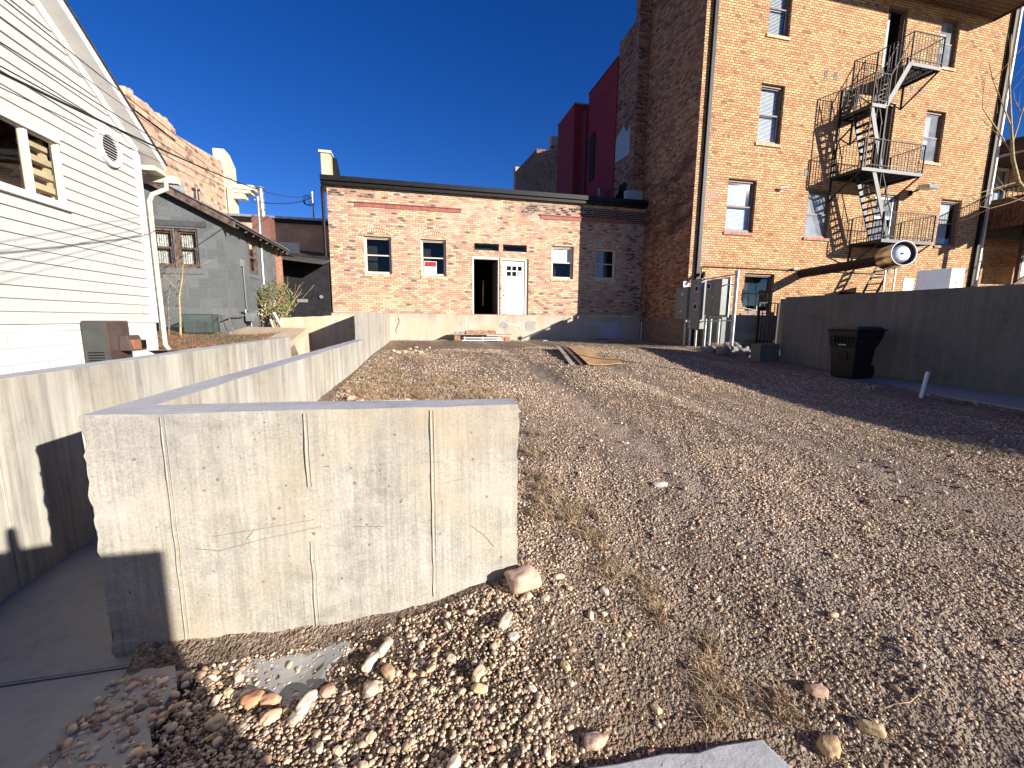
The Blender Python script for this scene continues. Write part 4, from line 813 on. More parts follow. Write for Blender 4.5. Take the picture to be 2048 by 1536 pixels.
for (y, zt) in ((13.3, .09), (13.0, -.0), (12.7, -.24), (12.25, .2), (12.0, .2), (11.62, .21)): mb.tube([(9.38, y, -1.0), (9.38, y, zt)], .045, 10)
mb.build('conduit_legs', M_GALV, EP)
mb = MB(); mb.tube([(9.32, 10.93, -1.0), (9.32, 10.93, 1.46)], .055, 12); mb.tube([(9.32, 10.93, 1.44), (9.32, 10.93, 1.50)], .07, 12); mb.build('end_post', M_GALV, EP)
mb = MB(); mb.bar((9.36, 10.93, 1.40), (9.36, 13.3, 1.36), .04); mb.bar((9.36, 10.93, 1.12), (9.36, 11.5, 1.12), .03); mb.box(9.51, 9.53, 11.4, 12.25, .15, 1.36); mb.bar((9.36, 10.95, .05), (9.36, 13.3, -.02), .035); mb.build('strut_frame', M_GALV, EP)
mb = MB(); mb.box(9.2, 9.5, 10.8, 11.1, -.92, -.82); mb.build('footing', M_CTAN, EP)
mb = MB(); mb.box(9.3, 9.5, 13.45, 13.62 - .15, 1.19, 1.40); mb.build('top_box', M_WHT, EP)
tf = thing('transformer', 'squat grey-green transformer box against the base of the tall building', 'transformer', (11, 12.6, -.8))
mb = MB(); mb.box(9.95, 12.3, 12.2, 13.2, -.80, .24); mb.build('body', plain('grey_green_enamel', (.15, .17, .155), .5), tf, bevel=.02)
mb = MB(); mb.box(10.9, 11.2, 12.19, 12.198, .02, .05); mb.box(10.6, 11.5, 12.17, 12.198, -.58, -.36); mb.box(10.25, 10.42, 12.10, 12.198, -.22, .0); mb.box(10.2, 10.35, 12.13, 12.198, .02, .16); mb.build('fittings', M_CABG, tf)
gr = thing('railing', 'short black iron railing at the end of the right-hand concrete wall', 'railing', (9.1, 9.5, -.56))
mb = MB(); zb, zt = -.55, .50
for (p, q) in (((8.76, 9.40), (9.36, 9.40)),):
    mb.bar((*p, zt), (*q, zt), .05, .03); mb.bar((*p, zb + .06), (*q, zb + .06), .03); P = Vector(p); Q = Vector(q); n = int((Q - P).length / .115)
    for i in range(n + 1): c = P.lerp(Q, i / n); mb.bar((c.x, c.y, zb), (c.x, c.y, zt), .05 if i in (0, n) else .016)
mb.build('bars', M_BLACKM, gr)

# wheelie bin
BN = thing('wheelie_bin', 'black-green wheeled rubbish bin with its lid closed, against the right-hand concrete wall', 'bin', (8.55, 6.45, -1.07))
def frus(x0, x1, y0, y1, z0, X0, X1, Y0, Y1, z1): return [(x0, y0, z0), (x1, y0, z0), (x1, y1, z0), (x0, y1, z0), (X0, Y0, z1), (X1, Y0, z1), (X1, Y1, z1), (X0, Y1, z1)]
BF = [(3, 2, 1, 0), (4, 5, 6, 7), (0, 1, 5, 4), (1, 2, 6, 5), (2, 3, 7, 6), (3, 0, 4, 7)]
zb = -1.07
mb = MB(); mb.add(frus(8.04, 8.66, 6.16, 6.78, zb, 7.98, 8.72, 6.10, 6.84, zb + .62), BF); bd = mb.build('body', M_BIN, BN, bevel=.03)
mb = MB(); mb.add(frus(7.98, 8.72, 6.10, 6.84, zb + .60, 7.93, 8.86, 6.06, 6.88, zb + .78), BF); mb.add(frus(7.93, 8.86, 6.06, 6.88, zb + .781, 7.91, 8.90, 6.05, 6.89, zb + .93), BF); mb.build('hopper', M_BIN, BN, bevel=.02)
mb = MB(); mb.box(7.88, 8.94, 6.02, 6.92, zb + .93, zb + .955); mb.add(frus(7.92, 8.90, 6.05, 6.90, zb + .956, 8.02, 8.80, 6.14, 6.80, zb + 1.01), BF); mb.bar((8.94, 6.47, zb + .93), (9.08, 6.47, zb + .90), .6, .03); mb.build('lid', M_BIN, BN, bevel=.01)
mb = MB()
for i in range(6): mb.box(7.905, 7.93, 6.18 + i * .095, 6.21 + i * .095, zb + .70, zb + .84)
mb.build('ribs', M_BLACKM, BN); mb = MB(); mb.box(7.97, 8.01, 6.30, 6.55, zb + .36, zb + .50); mb.build('pocket', M_BLACKM, BN)
mb = MB()
for i, w in enumerate((.022, .012, .018, .024, .010, .02, .015)): mb.box(7.955, 7.962, 6.36 + i * .032, 6.36 + i * .032 + w, zb + .640, zb + .662)
mb.build('white_marking', M_SIGNW, BN)
for y in (6.20, 6.66): mb = MB(); mb.tube([(8.76, y, zb + .13), (8.76, y + .06, zb + .13)], .13, 20); mb.build('wheel', M_RUBBER, BN)
for c_ in BN.children:                                # a slim cart: narrow the plan a little
    for v in c_.data.vertices: v.co.x = 8.22 + (v.co.x + 8.55 - 8.0) * .70 - 8.55; v.co.y = 6.38 + (v.co.y + 6.45 - 6.10) * .70 - 6.45
mb = MB(); mb.tube([(7.54, 4.79, -1.2), (7.60, 4.78, -.72)], .026, 12); tag(mb.build('pipe_stub', M_PVC), 'leaning white plastic pipe stub in the ground before the right-hand wall', 'pipe')

# ------------------------------------------------------------------ white clapboard house
XW = -3.6
WH = thing('white_house', 'white clapboard gable house with a round louvred vent and big side window', 'house', (-6, 4, -.6))
SL = 0.622; YE = 7.16; ZE = 2.16; YA = 2.4
def rake(y): return ZE + (YE - y) * SL if y > YA else ZE + (YE - YA) * SL - (YA - y) * SL
WO = (4.70, 5.755, 1.185, 1.79)                     # window opening y0 y1 z0 z1
mb = MB(); z = -.08; ex = .1203; r_ = random.Random(3)
while z < 5.0:
    zt = z + ex; ym = min(YE, YE - (z + ex * .3 - ZE) / SL) if z > ZE else YE; yn = 2 * YA - YE if z < ZE else max(2 * YA - ym, -2.4)
    if ym <= yn: break
    segs = [(yn, ym)]
    if z < WO[3] and zt > WO[2]:
        segs = [(yn, WO[0]), (WO[1], ym)]
    for (a, b) in segs:
        j = a
        while j < b - .02:                          # boards butt at random places
            k = min(b, j + r_.uniform(1.6, 3.4)); d = r_.uniform(-.002, .003)
            mb.quad((XW + .018 + d, k, z), (XW + .018 + d, j, z), (XW + .002, j, zt), (XW + .002, k, zt), uv=[(k + z * 7, z), (j + z * 7, z), (j + z * 7, zt), (k + z * 7, zt)])
            mb.quad((XW - .01, k, z + .001), (XW - .01, j, z + .001), (XW + .018 + d, j, z), (XW + .018 + d, k, z)); j = k
    z = zt
mb.build('clapboard_wall', M_SIDING, WH)
mb = MB(); mb.box(-9, XW - .011, YE - .1, YE, -1.0, ZE + .05); mb.extr([(2 * YA - YE, -.1), (4.6, -.1), (4.6, 1.9), (2 * YA - YE, 1.9)], 'x', XW - .06, XW - .012); mb.build('end_wall', M_SIDING, WH)
mb = MB(); mb.box(XW - .3, XW + .004, -2.4, YE + .005, -1.4, -.085); mb.build('foundation', M_WHITEB, WH)
mb = MB(); mb.box(XW + .004, XW + .035, YE - .09, YE + .02, -.08, ZE + .02); mb.build('corner_board', M_WTRIM, WH)
mb = MB()                                            # rake boards on the wall, soffit and outer fascia
for s in (1,):
    mb.add([(XW + .03, YE + .0, ZE + .14), (XW + .03, YA, rake(YA) + .14), (XW + .03, YA, rake(YA) - .02), (XW + .03, YE, ZE - .02), (XW, YE, ZE + .14), (XW, YA, rake(YA) + .14), (XW, YA, rake(YA) - .02), (XW, YE, ZE - .02)], [(0, 3, 2, 1), (2, 3, 7, 6), (0, 4, 7, 3)])
mb.add([(XW + .03, YA, rake(YA) + .14), (XW + .03, 2 * YA - YE, ZE + .14), (XW + .03, 2 * YA - YE, ZE - .02), (XW + .03, YA, rake(YA) - .02)], [(0, 3, 2, 1)])
mb.build('rake_trim', M_WTRIM, WH)
mb = MB()
for (ya, za, yb, zb_) in ((YE + .30, ZE - .10, YA, rake(YA) + .09), (2 * YA - YE - .30, ZE - .10, YA, rake(YA) + .09)):
    for x0, x1, t0, t1 in ((-10, -3.40, .0, .10),):
        mb.add([(x0, ya, za + t0), (x1, ya, za + t0), (x1, yb, zb_ + t0), (x0, yb, zb_ + t0), (x0, ya, za + t1), (x1, ya, za + t1), (x1, yb, zb_ + t1), (x0, yb, zb_ + t1)], [(3, 2, 1, 0), (4, 5, 6, 7), (0, 1, 5, 4), (1, 2, 6, 5), (2, 3, 7, 6), (3, 0, 4, 7)])
rf = mb.build('roof', M_WTRIM, WH)
mb = MB(); mb.add([(-10, YE + .32, ZE - .010), (-3.38, YE + .32, ZE - .010), (-3.38, YA, rake(YA) + .192), (-10, YA, rake(YA) + .192), (-10, YE + .32, ZE + .01), (-3.38, YE + .32, ZE + .01), (-3.38, YA, rake(YA) + .215), (-10, YA, rake(YA) + .215)], BF); mb.build('roofing', M_ROOF, rf)
mb = MB(); mb.tube([(-4.6, 5.2, 3.3), (-4.6, 5.2, 4.75)], .13, 14); mb.build('flue_pipe', M_SIGNB, rf)
mb = MB(); mb.box(-3.62, -3.40, YE + .02, YE + .29, ZE - .16, ZE - .102); mb.box(-3.75, -3.28, YE + .31, YE + .42, ZE - .24, ZE - .14); mb.build('gutter', M_CREAM, WH)
mb = MB(); mb.tube([(-3.40, YE + .26, ZE - .22), (-3.40, YE + .26, ZE - .34), (-3.52, YE + .12, ZE - .46), (-3.53, YE + .06, ZE - .56), (-3.53, YE + .05, 1.0), (-3.53, YE + .05, -.40), (-3.45, YE + .0, -.50), (-3.30, YE - .05, -.55)], .031, 8); mb.build('downspout', M_CREAM, WH)
# window
y0, y1, z0, z1 = WO
mb = MB(); mb.box(XW - .02, XW + .035, y0, y1, z1, z1 + .045); mb.box(XW - .02, XW + .05, y0, y1 + .02, z0 - .07, z0 - .0); mb.box(XW - .02, XW + .02, y1 - .02, y1 + .0, z0, z1); mb.box(XW - .03, XW + .010, 5.335, 5.380, z0, z1)
w = mb.build('window', M_WTRIM, WH)
for a, b in ((4.72, 5.334), (5.381, 5.734)):
    mb = MB(); mb.box(XW - .03, XW - .002, a, a + .016, z0 + .016, z1 - .016); mb.box(XW - .03, XW - .002, b - .016, b, z0 + .016, z1 - .016); mb.box(XW - .03, XW - .002, a, b, z0, z0 + .016); mb.box(XW - .03, XW - .002, a, b, z1 - .016, z1); mb.build('sash', M_CREAM, w)
mb = MB(); mb.quad((XW - .02, y0, z0), (XW - .02, y1 - .05, z0), (XW - .02, y1 - .05, z1), (XW - .02, y0, z1)); mb.build('pane', M_GLASS, w)
mb = MB(); mb.box(XW - 1.6, XW - 1.55, y0 - 1, y1 + 1, z0 - .6, z1 + .3); mb.quad((XW - .05, y0 - 1, z0 - .3), (XW - 1.6, y0 - 1, z0 - .3), (XW - 1.6, y1 + 1, z0 - .3), (XW - .05, y1 + 1, z0 - .3)); mb.quad((XW - .05, y0 - 1, z1 + .2), (XW - 1.6, y0 - 1, z1 + .2), (XW - 1.6, y1 + 1, z1 + .2), (XW - .05, y1 + 1, z1 + .2)); mb.quad((XW - .05, y1 + .6, z0 - .3), (XW - 1.6, y1 + .6, z0 - .3), (XW - 1.6, y1 + .6, z1 + .2), (XW - .05, y1 + .6, z1 + .2)); mb.build('dark_room', M_BROWNW, w)
ld = thing('step_ladder', 'pale wooden step ladder standing inside the white house window', 'ladder', (XW - .2, 5.5, .5))
mb = MB(); mb.bar((XW - .14, 5.72, 1.80), (XW - .14, 5.90, 1.06), .035, .07); mb.bar((XW - .14, 5.54, 1.80), (XW - .14, 5.50, 1.06), .035, .07); mb.build('rail', M_LADDER, ld)
for i in range(5): mb = MB(); z = 1.15 + i * .135; f = (1.80 - z) / .74; mb.box(XW - .19, XW - .09, 5.53 - .03 * f, 5.73 + .17 * f, z, z + .05 + .01); mb.build('step', M_LADDER, ld)
# round louvred vent
cy, cz = 6.56, 2.045
mb = MB(); nn = 24; R0, R1 = .215, .15
for i in range(nn):
    a0, a1 = 2 * PI * i / nn, 2 * PI * (i + 1) / nn; P = lambda a, r, x: (x, cy + r * math.cos(a), cz + r * math.sin(a))
    for (ra, xa, rb, xb) in ((R0, XW, R0, XW + .05), (R0, XW + .05, R1, XW + .05), (R1, XW + .05, R1, XW)): mb.quad(P(a0, ra, xa), P(a1, ra, xa), P(a1, rb, xb), P(a0, rb, xb))
vt = mb.build('round_vent', M_WTRIM, WH)
mb = MB(); mb.tube([(XW + .0195, cy, cz), (XW + .0205, cy, cz)], R1, 24); mb.build('vent_back', M_DARK, vt)
mb = MB()
for i in range(9):
    z = cz - .128 + i * .032; hw = math.sqrt(max(0, R1 ** 2 - (z - cz) ** 2)); mb.quad((XW + .045, cy - hw, z - .004), (XW + .045, cy + hw, z - .004), (XW + .026, cy + hw, z + .014), (XW + .026, cy - hw, z + .014))
mb.build('louvre', M_WTRIM, vt)
# brown wall furnace
ht = thing('wall_furnace', 'rusty brown outdoor gas heater cabinet fixed to the white house wall', 'heater', (-3.45, 5.9, -.6))
mb = MB(); mb.box(-3.59, -3.34, 5.70, 6.10, -.72, -.05); mb.build('casing', M_HEAT, ht, bevel=.02)
mb = MB(); mb.box(-3.575, -3.352, 5.692, 5.699, -.70, -.07); pn = mb.build('side_panel', M_HEATG, ht); mb = MB(); [mb.box(-3.54, -3.39, 5.684, 5.693, -.50 + i * .03, -.488 + i * .03) for i in range(4)]; mb.build('louvre', M_BLACKM, pn)
mb = MB(); mb.add(frus(-3.34, -3.20, 5.86, 6.14, -.40, -3.34, -3.26, 5.88, 6.12, -.22), BF); hd = mb.build('vent_hood', M_HEAT, ht, bevel=.01)
mb = MB(); mb.box(-3.27, -3.195, 5.89, 6.02, -.385, -.27); mb.build('grille', plain('rusty_copper', (.28, .12, .07), .6), hd); mb = MB(); [mb.box(-3.27, -3.19, 6.04 + i * .03, 6.052 + i * .03, -.38, -.28) for i in range(3)]; mb.build('fins', M_BLACKM, hd)

# ------------------------------------------------------------------ grey block house
GH = thing('grey_house', 'low grey painted block house with brown windows and a lean-to roof', 'house', (-5, 12, -.2))
YG, XG = 10.5, -3.87
holes = [(-5.22, -4.79, 1.02, 1.82), (-4.775, -4.34, 1.02, 1.82)]
mb = MB(); wall_y(mb, YG, -9, XG, -.5, 2.0, holes, .1)
mb.quad((-9, YG, 2.0), (XG, YG, 2.0), (XG, YG, 2.06), (-9, YG, 4.70))
hy = (11.93, 12.50, 1.10, 1.88)
for (a, b, c, d) in ((YG, hy[0], -.5, 2.06), (hy[1], 14.3, -.5, 2.06), (hy[0], hy[1], -.5, hy[2]), (hy[0], hy[1], hy[3], 2.06)): mb.quad((XG, a, c), (XG, b, c), (XG, b, d), (XG, a, d))
mb.build('wall', M_BLOCK, GH)
mb = MB(); mb.box(XG - .2, XG + .004, 14.1, 14.42, -.5, 2.1); mb.box(XG - .5, XG + .05, 14.42, 14.6, -.5, 2.1); mb.build('brick_corner', M_BRICKR, GH)
mb = MB(); mb.box(-5.3, -4.16, YG - .02, YG + .05, 1.86, 1.97); mb.box(XG - .05, XG + .02, 11.82, 12.75, 1.91, 2.0); mb.build('lintel', plain('charcoal_wood', (.07, .072, .075), .8), GH)
mb = MB(); mb.box(-5.3, -4.28, YG - .02, YG + .02, .90, 1.0); mb.box(XG - .02, XG + .015, 11.85, 12.65, .98, 1.08); mb.build('sill_course', M_BLOCK, GH)
for h_ in holes: sash_window(GH, *h_, YG, .03, M_BROWNW, M_GLASS, ('curtain', .02, .98, 0, 1), .05)
mb = MB(); a, b, c, d = hy; x0, x1 = XG - .07, XG + .015
mb.box(x0, x1, a, a + .05, c, d); mb.box(x0, x1, b - .05, b, c, d); mb.box(x0, x1, a + .05, b - .05, d - .05, d); mb.box(x0, x1, a + .05, b - .05, c, c + .05); mb.box(x0, x1 - .02, a + .05, b - .05, (c + d) / 2 - .02, (c + d) / 2 + .02); w = mb.build('window', M_BROWNW, GH)
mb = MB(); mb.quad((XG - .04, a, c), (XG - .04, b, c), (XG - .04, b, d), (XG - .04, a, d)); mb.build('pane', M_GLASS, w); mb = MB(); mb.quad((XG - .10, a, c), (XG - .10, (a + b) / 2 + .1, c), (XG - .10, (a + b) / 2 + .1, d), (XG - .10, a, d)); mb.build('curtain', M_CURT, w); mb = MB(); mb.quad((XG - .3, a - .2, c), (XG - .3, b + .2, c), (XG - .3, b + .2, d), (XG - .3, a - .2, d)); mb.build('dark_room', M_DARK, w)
rz = lambda x: 2.10 + (XG - x) * .515
mb = MB()
mb.add([(XG + .30, YG - .15, rz(XG + .30)), (XG + .30, 14.35, rz(XG + .3)), (-9.2, 14.35, rz(-9.2)), (-9.2, YG - .15, rz(-9.2)), (XG + .30, YG - .15, rz(XG + .30) + .07), (XG + .30, 14.35, rz(XG + .3) + .07), (-9.2, 14.35, rz(-9.2) + .07), (-9.2, YG - .15, rz(-9.2) + .07)], BF + [])
rf = mb.build('roof', M_ROOF, GH)
mb = MB(); mb.add([(XG + .31, YG - .17, rz(XG + .31) - .09), (-9.2, YG - .17, rz(-9.2) - .09), (-9.2, YG - .17, rz(-9.2) + .05), (XG + .31, YG - .17, rz(XG + .31) + .05), (XG + .31, YG - .14, rz(XG + .31) - .09), (-9.2, YG - .14, rz(-9.2) - .09), (-9.2, YG - .14, rz(-9.2) + .05), (XG + .31, YG - .14, rz(XG + .31) + .05)], [(0, 1, 2, 3), (7, 6, 5, 4), (0, 3, 7, 4), (0, 4, 5, 1)]); mb.build('barge_board', M_BROWNW, rf)
mb = MB(); mb.add([(XG + .33, YG - .2, rz(XG + .33) + .071), (-9.2, YG - .2, rz(-9.2) + .071), (-9.2, YG - .2, rz(-9.2) + .095), (XG + .33, YG - .2, rz(XG + .33) + .095), (XG + .33, 14.4, rz(XG + .33) + .071), (-9.2, 14.4, rz(-9.2) + .071), (-9.2, 14.4, rz(-9.2) + .095), (XG + .33, 14.4, rz(XG + .33) + .095)], [(0, 1, 2, 3), (3, 2, 6, 7), (0, 3, 7, 4)]); mb.build('metal_sheet', M_GALV, rf)
for i in range(9): mb = MB(); y = YG + .15 + i * .48; mb.bar((XG + .27, y, rz(XG + .27) - .035), (XG - .1, y, rz(XG - .1) - .035), .05, .08); mb.build('rafter_tail', M_BROWNW, rf)
mb = MB(); mb.box(-4.45, -3.98, 14.2, 14.7, 2.3, 2.92); mb.build('chimney', plain('dark_red_brick', (.16, .07, .055), .9), rf)
mb = MB(); mb.tube([(-4.2, 14.4, 2.9), (-4.22, 14.4, 3.72)], .08, 12); mb.tube([(-4.22, 14.4, 3.72), (-4.22, 14.4, 3.77)], [.13, .10], 12); mb.build('flue_pipe', M_GALV, rf)
mb = MB(); mb.tube([(-5.55, 13.6, 2.95), (-5.55, 13.6, 3.35)], .06, 10); mb.tube([(-5.55, 13.6, 3.35), (-5.55, 13.6, 3.40)], .10, 10); mb.tube([(-5.0, 14.1, 2.7), (-5.0, 14.1, 3.6)], .02, 6); mb.build('roof_vent', M_HEAT, rf)
mb = MB(); mb.tube([(XG + .03, 12.8, .85), (XG + .03, 12.85, 3.0), (XG + .0, 12.87, 3.08), (XG - .05, 12.85, 3.02)], .035, 10); mb.tube([(XG + .02, 12.87, 3.02), (XG + .02, 12.87, 3.12)], .06, 10); mb.box(XG, XG + .09, 12.68, 12.95, .3, .88); mb.tube([(XG + .09, 12.8, .70), (XG + .16, 12.8, .70)], .08, 14); mb.build('service_mast', M_GALV, GH)
mb = MB(); mb.box(XG, XG + .05, 11.35, 11.50, 1.18, 1.34); mb.tube([(XG + .03, 11.43, 1.18), (XG + .03, 11.43, .25), (XG + .03, 11.55, .12), (XG + .03, 12.6, .10)], .014, 6); mb.build('junction_conduit', M_CABG, GH)
gm = thing('gas_meter', 'grey gas meter and pipes at the grey house corner', 'gas meter', (-3.7, 11.3, -.1))
mb = MB(); mb.box(-3.80, -3.62, 11.2, 11.42, -.08, .12); mb.tube([(-3.72, 11.3, -.2), (-3.72, 11.3, .16), (-3.72, 11.0, .18)], .02, 8); mb.tube([(-3.70, 11.35, .12), (-3.70, 11.45, .18), (-3.70, 11.6, -.1)], .018, 8); mb.tube([(-3.72, 11.0, .18), (-3.72, 11.0, .05), (-3.75, 9.9, .03), (-4.0, 10.4, .03)], .014, 6); mb.build('meter_and_pipes', M_GALV, gm)

# dark lean-to between the grey house and the low brick building, and what rises behind
SH = thing('shed', 'dark lean-to shed in shade between the grey house and the brick building', 'shed', (-3.2, 16, -.4))
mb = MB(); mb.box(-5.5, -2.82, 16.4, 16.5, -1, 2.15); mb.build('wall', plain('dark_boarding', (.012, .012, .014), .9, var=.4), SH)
mb = MB(); mb.add([(-5.5, 15.4, 2.0), (-2.8, 15.4, 1.75), (-2.8, 19.8, 2.6), (-5.5, 19.8, 2.8), (-5.5, 15.4, 2.07), (-2.8, 15.4, 1.82), (-2.8, 19.8, 2.67), (-5.5, 19.8, 2.87)], BF); mb.build('roof', M_ROOF, SH)
mb = MB(); mb.box(-3.9, -3.55, 16.36, 16.39, .55, .66); mb.tube([(-3.1, 16.38, .75), (-3.1, 16.34, .75)], .06, 12); mb.build('wall_fitting', M_CABG, SH)
mb = MB(); mb.box(-4.9, -3.6, 15.7, 15.9, 2.1, 2.45); tag(mb.build('roll_of_felt', plain('dark_roll', (.03, .035, .05), .8)), 'dark bundle lying on the shed roof', 'bundle')
RR = thing('rear_building', 'tan rear building with a long pale flat roof edge, half in shadow', 'building', (-5.5, 20.5, 0))
mb = MB(); mb.box(-12, -2.6, 20, 20.3, -1, 4.02); mb.build('wall', M_TANR, RR)
mb = MB(); mb.box(-12.2, -2.6, 19.8, 26, 4.02, 4.11); mb.build('roof', M_GALV, RR); mb = MB(); mb.box(-12.2, -2.6, 19.85, 19.99, 3.88, 4.019); mb.build('gutter', M_BLACKM, RR)
pl = thing('service_mast', 'thin grey service mast with coiled cable above the flat rear roof', 'mast', (-3.93, 20.1, 4))
mb = MB(); mb.tube([(-3.93, 20.05, 2.2), (-3.93, 20.05, 5.15)], .035, 8); mb.tube([(-3.93, 20.05, 5.12), (-3.93, 20.05, 5.2)], .06, 8); mb.build('pole', M_GALV, pl)
mb = MB()
for k in range(4): mb.tube([(-4.15 + .04 * k + (.14 + .02 * k) * math.cos(t), 20.0 + .02 * k, 4.86 + (.20 - .015 * k) * math.sin(t) - .02 * k) for t in np.linspace(0, 2 * PI, 22)], .010, 5)
mb.build('coiled_cable', M_RUBBER, pl)
SB = thing('stone_building', 'tall pinkish sandstone building behind the grey house with a cream cornice end', 'building', (-9, 19, 0))
top = [(11.5, 5.7), (13.5, 5.95), (15.46, 6.22), (16.0, 6.35), (16.2, 6.62), (16.9, 6.66), (17.3, 6.50), (17.7, 6.55), (18.1, 6.42), (18.3, 6.38), (19.5, 6.50), (21, 6.66), (22.4, 6.80)]
mb = MB(); mb.extr([(11.5, -1), (22.4, -1)] + list(reversed(top)), 'x', -12, -8.0); mb.build('side_wall', M_STONE, SB)
mb = MB()
for i in range(60): y = 15.7 + i * .043 + random.uniform(-.04, .04); zt_ = 6.52 + .16 * mnoise.noise(Vector((y * 2.5, 3, 0))) + random.random() * .10; mb.box(-8.3, -7.975 + random.random() * .04, y, y + random.uniform(.12, .22), 6.15, zt_)
mb.build('broken_parapet', M_STONE, SB)
mb = MB(); mb.box(-8.35, -7.9, 22.4, 23.6, -1, 6.45); mb.extr([(22.4, 6.45), (23.6, 6.45), (23.6, 6.9), (23.0, 7.3), (22.4, 7.35)], 'x', -8.35, -7.9); mb.build('cream_pier', M_CREAM, SB)
mb = MB(); mb.box(-7.9, -7.0, 22.9, 23.6, 5.85, 6.05); mb.box(-7.9, -7.15, 22.95, 23.5, 5.70, 5.85); mb.box(-7.9, -7.4, 23, 23.4, 5.45, 5.70); mb.build('cornice', M_CREAM, SB)
mb = MB(); mb.box(-8.0, -7.97, 17.9, 18.6, 4.35, 4.85); mb.build('window', M_SIGNB, SB)

# ------------------------------------------------------------------ overhead wires
def cable(name, p, q, sag, r, label, group=None, n=24):
    p = Vector(p); q = Vector(q); m = MB(); pts = []
    for i in range(n + 1): t = i / n; c = p.lerp(q, t); c.z -= sag * 4 * t * (1 - t); pts.append(c)
    m.tube(pts, r, 5); o = m.build('overhead_wire', M_RUBBER); tag(o, label, 'wire', group); return o
Wm = (-3.84, 12.86, 3.05)
srcs = [((-1.69, 2.5, 1.376), 'overhead wire highest of the bunch crossing the white house'), ((-1.70, 2.5, 1.33), 'second overhead wire from the top, crossing the white gable'), ((-1.705, 2.5, 1.257), 'middle overhead wire of the bunch crossing the clapboards'), ((-1.714, 2.5, 1.194), 'overhead wire second from lowest, passing above the round vent'), ((-1.72, 2.5, 1.14), 'lowest overhead wire, passing just above the round vent')]
for i, (s_, lb) in enumerate(srcs):
    d = Vector(s_) - Vector(Wm); e = Vector(Wm) + d * 1.9; cable('w', (Wm[0], Wm[1], Wm[2] - .03 * i), e, .02 + .02 * i, .0024 if i in (1, 4) else .0033, lb)
cable('w', (-3.95, 20.0, 5.1), (-1.62, .0, .78), .42, .008, 'thick overhead cable sagging from the rear mast over the white eave')
cable('w', (-3.95, 20.0, 4.95), (-3.84, 12.9, 3.0), .12, .012, 'short black cable drooping between the grey house mast and the rear mast')

# ------------------------------------------------------------------ right edge: neighbouring building, deck, bare tree
NB = thing('neighbour_building', 'brick neighbour at the right edge with a porch roof and pale window', 'building', (26, 15, -1))
mb = MB(); wall_y(mb, 15.0, 23.0, 45, -1, 7.3, [(25.9, 27.0, 5.3, 7.1)], .2); mb.build('wall', M_BTALL, NB)
sash_window(NB, 25.9, 27.0, 5.3, 7.1, 15.0, .05, M_CREAM, M_GLASS, ('shade', .05, .95, 0, 1), .07)
mb = MB(); mb.add([(23.15, 14.2, 7.05), (24.1, 12.4, 7.1), (40, 12.4, 7.1), (40, 15.1, 7.1), (23.15, 15.1, 7.1), (23.15, 14.2, 7.32), (24.1, 12.4, 7.40), (40, 12.4, 7.4), (40, 15.1, 7.9), (23.15, 15.1, 7.5)], [(4, 3, 2, 1, 0), (5, 6, 7, 8, 9), (0, 1, 6, 5), (1, 2, 7, 6), (4, 0, 5, 9)]); mb.build('porch_roof', M_SHADE, NB)
mb = MB(); mb.tube([(23.9, 14.1, -1), (23.9, 14.1, 7.0)], .06, 8); mb.bar((23.9, 14.1, 6.9), (25.5, 12.4, 7.3), .09); mb.box(23.55, 23.75, 13.9, 14.0, -1, 7.0); mb.build('downspout', M_WTRIM, NB)
DK = thing('wooden_deck', 'brown wooden raised deck with iron rail and stairs, at the right edge', 'deck', (24.5, 12.5, -1))
mb = MB(); mb.box(24.0, 36, 10.2, 14.35, 5.06, 5.18)
y = 10.2
while y < 14.3: mb.box(23.97, 24.0, y, y + .13, 4.0, 5.15); y += .145
mb.build('board_skirt', M_DECKW, DK)
mb = MB(); [mb.box(x, x + .05, 10.3, 14.3, 4.3, 5.05) for x in np.arange(24.2, 35, .6)]; mb.box(24.02, 36, 14.0, 14.2, 3.7, 5.05); mb.build('joist', M_SHADE, DK)
mb = MB(); mb.bar((24, 10.2, 5.55), (24, 14.3, 5.55), .04); mb.bar((24, 10.25, 5.55), (36, 10.25, 5.55), .04); [mb.bar((24, y, 5.1), (24, y, 5.55), .02) for y in np.arange(10.3, 14.3, .15)]; mb.build('railing', M_IRON, DK)
for x, y in ((24.1, 13.9), (24.1, 10.4), (26.6, 13.9), (29, 13.9)): mb = MB(); mb.box(x, x + .14, y, y + .14, -1, 4.9); mb.build('post', M_BROWNW, DK)
mb = MB()
for y in (11.2, 12.2): mb.bar((23.5, y, 1.2), (28.5, y, 4.9), .05, .25)
for i in range(14): f = i / 14; mb.box(23.6 + 5 * f, 23.85 + 5 * f, 11.2, 12.2, 1.3 + 3.7 * f, 1.34 + 3.7 * f)
mb.bar((23.5, 11.2, 2.1), (28.5, 11.2, 5.8), .04); mb.bar((24, 13, 1.2), (28.5, 13, 3.8), .06, .2); mb.build('stair', M_BROWNW, DK)
mb = MB(); mb.box(26.5, 28.5, 12.6, 13.6, .9, 1.75); mb.box(24.8, 26.0, 12.0, 12.8, 1.1, 1.62); mb.box(27, 29, 14.2, 14.25, 2.2, 3.4); mb.build('stored_boxes', M_BLIND, DK)

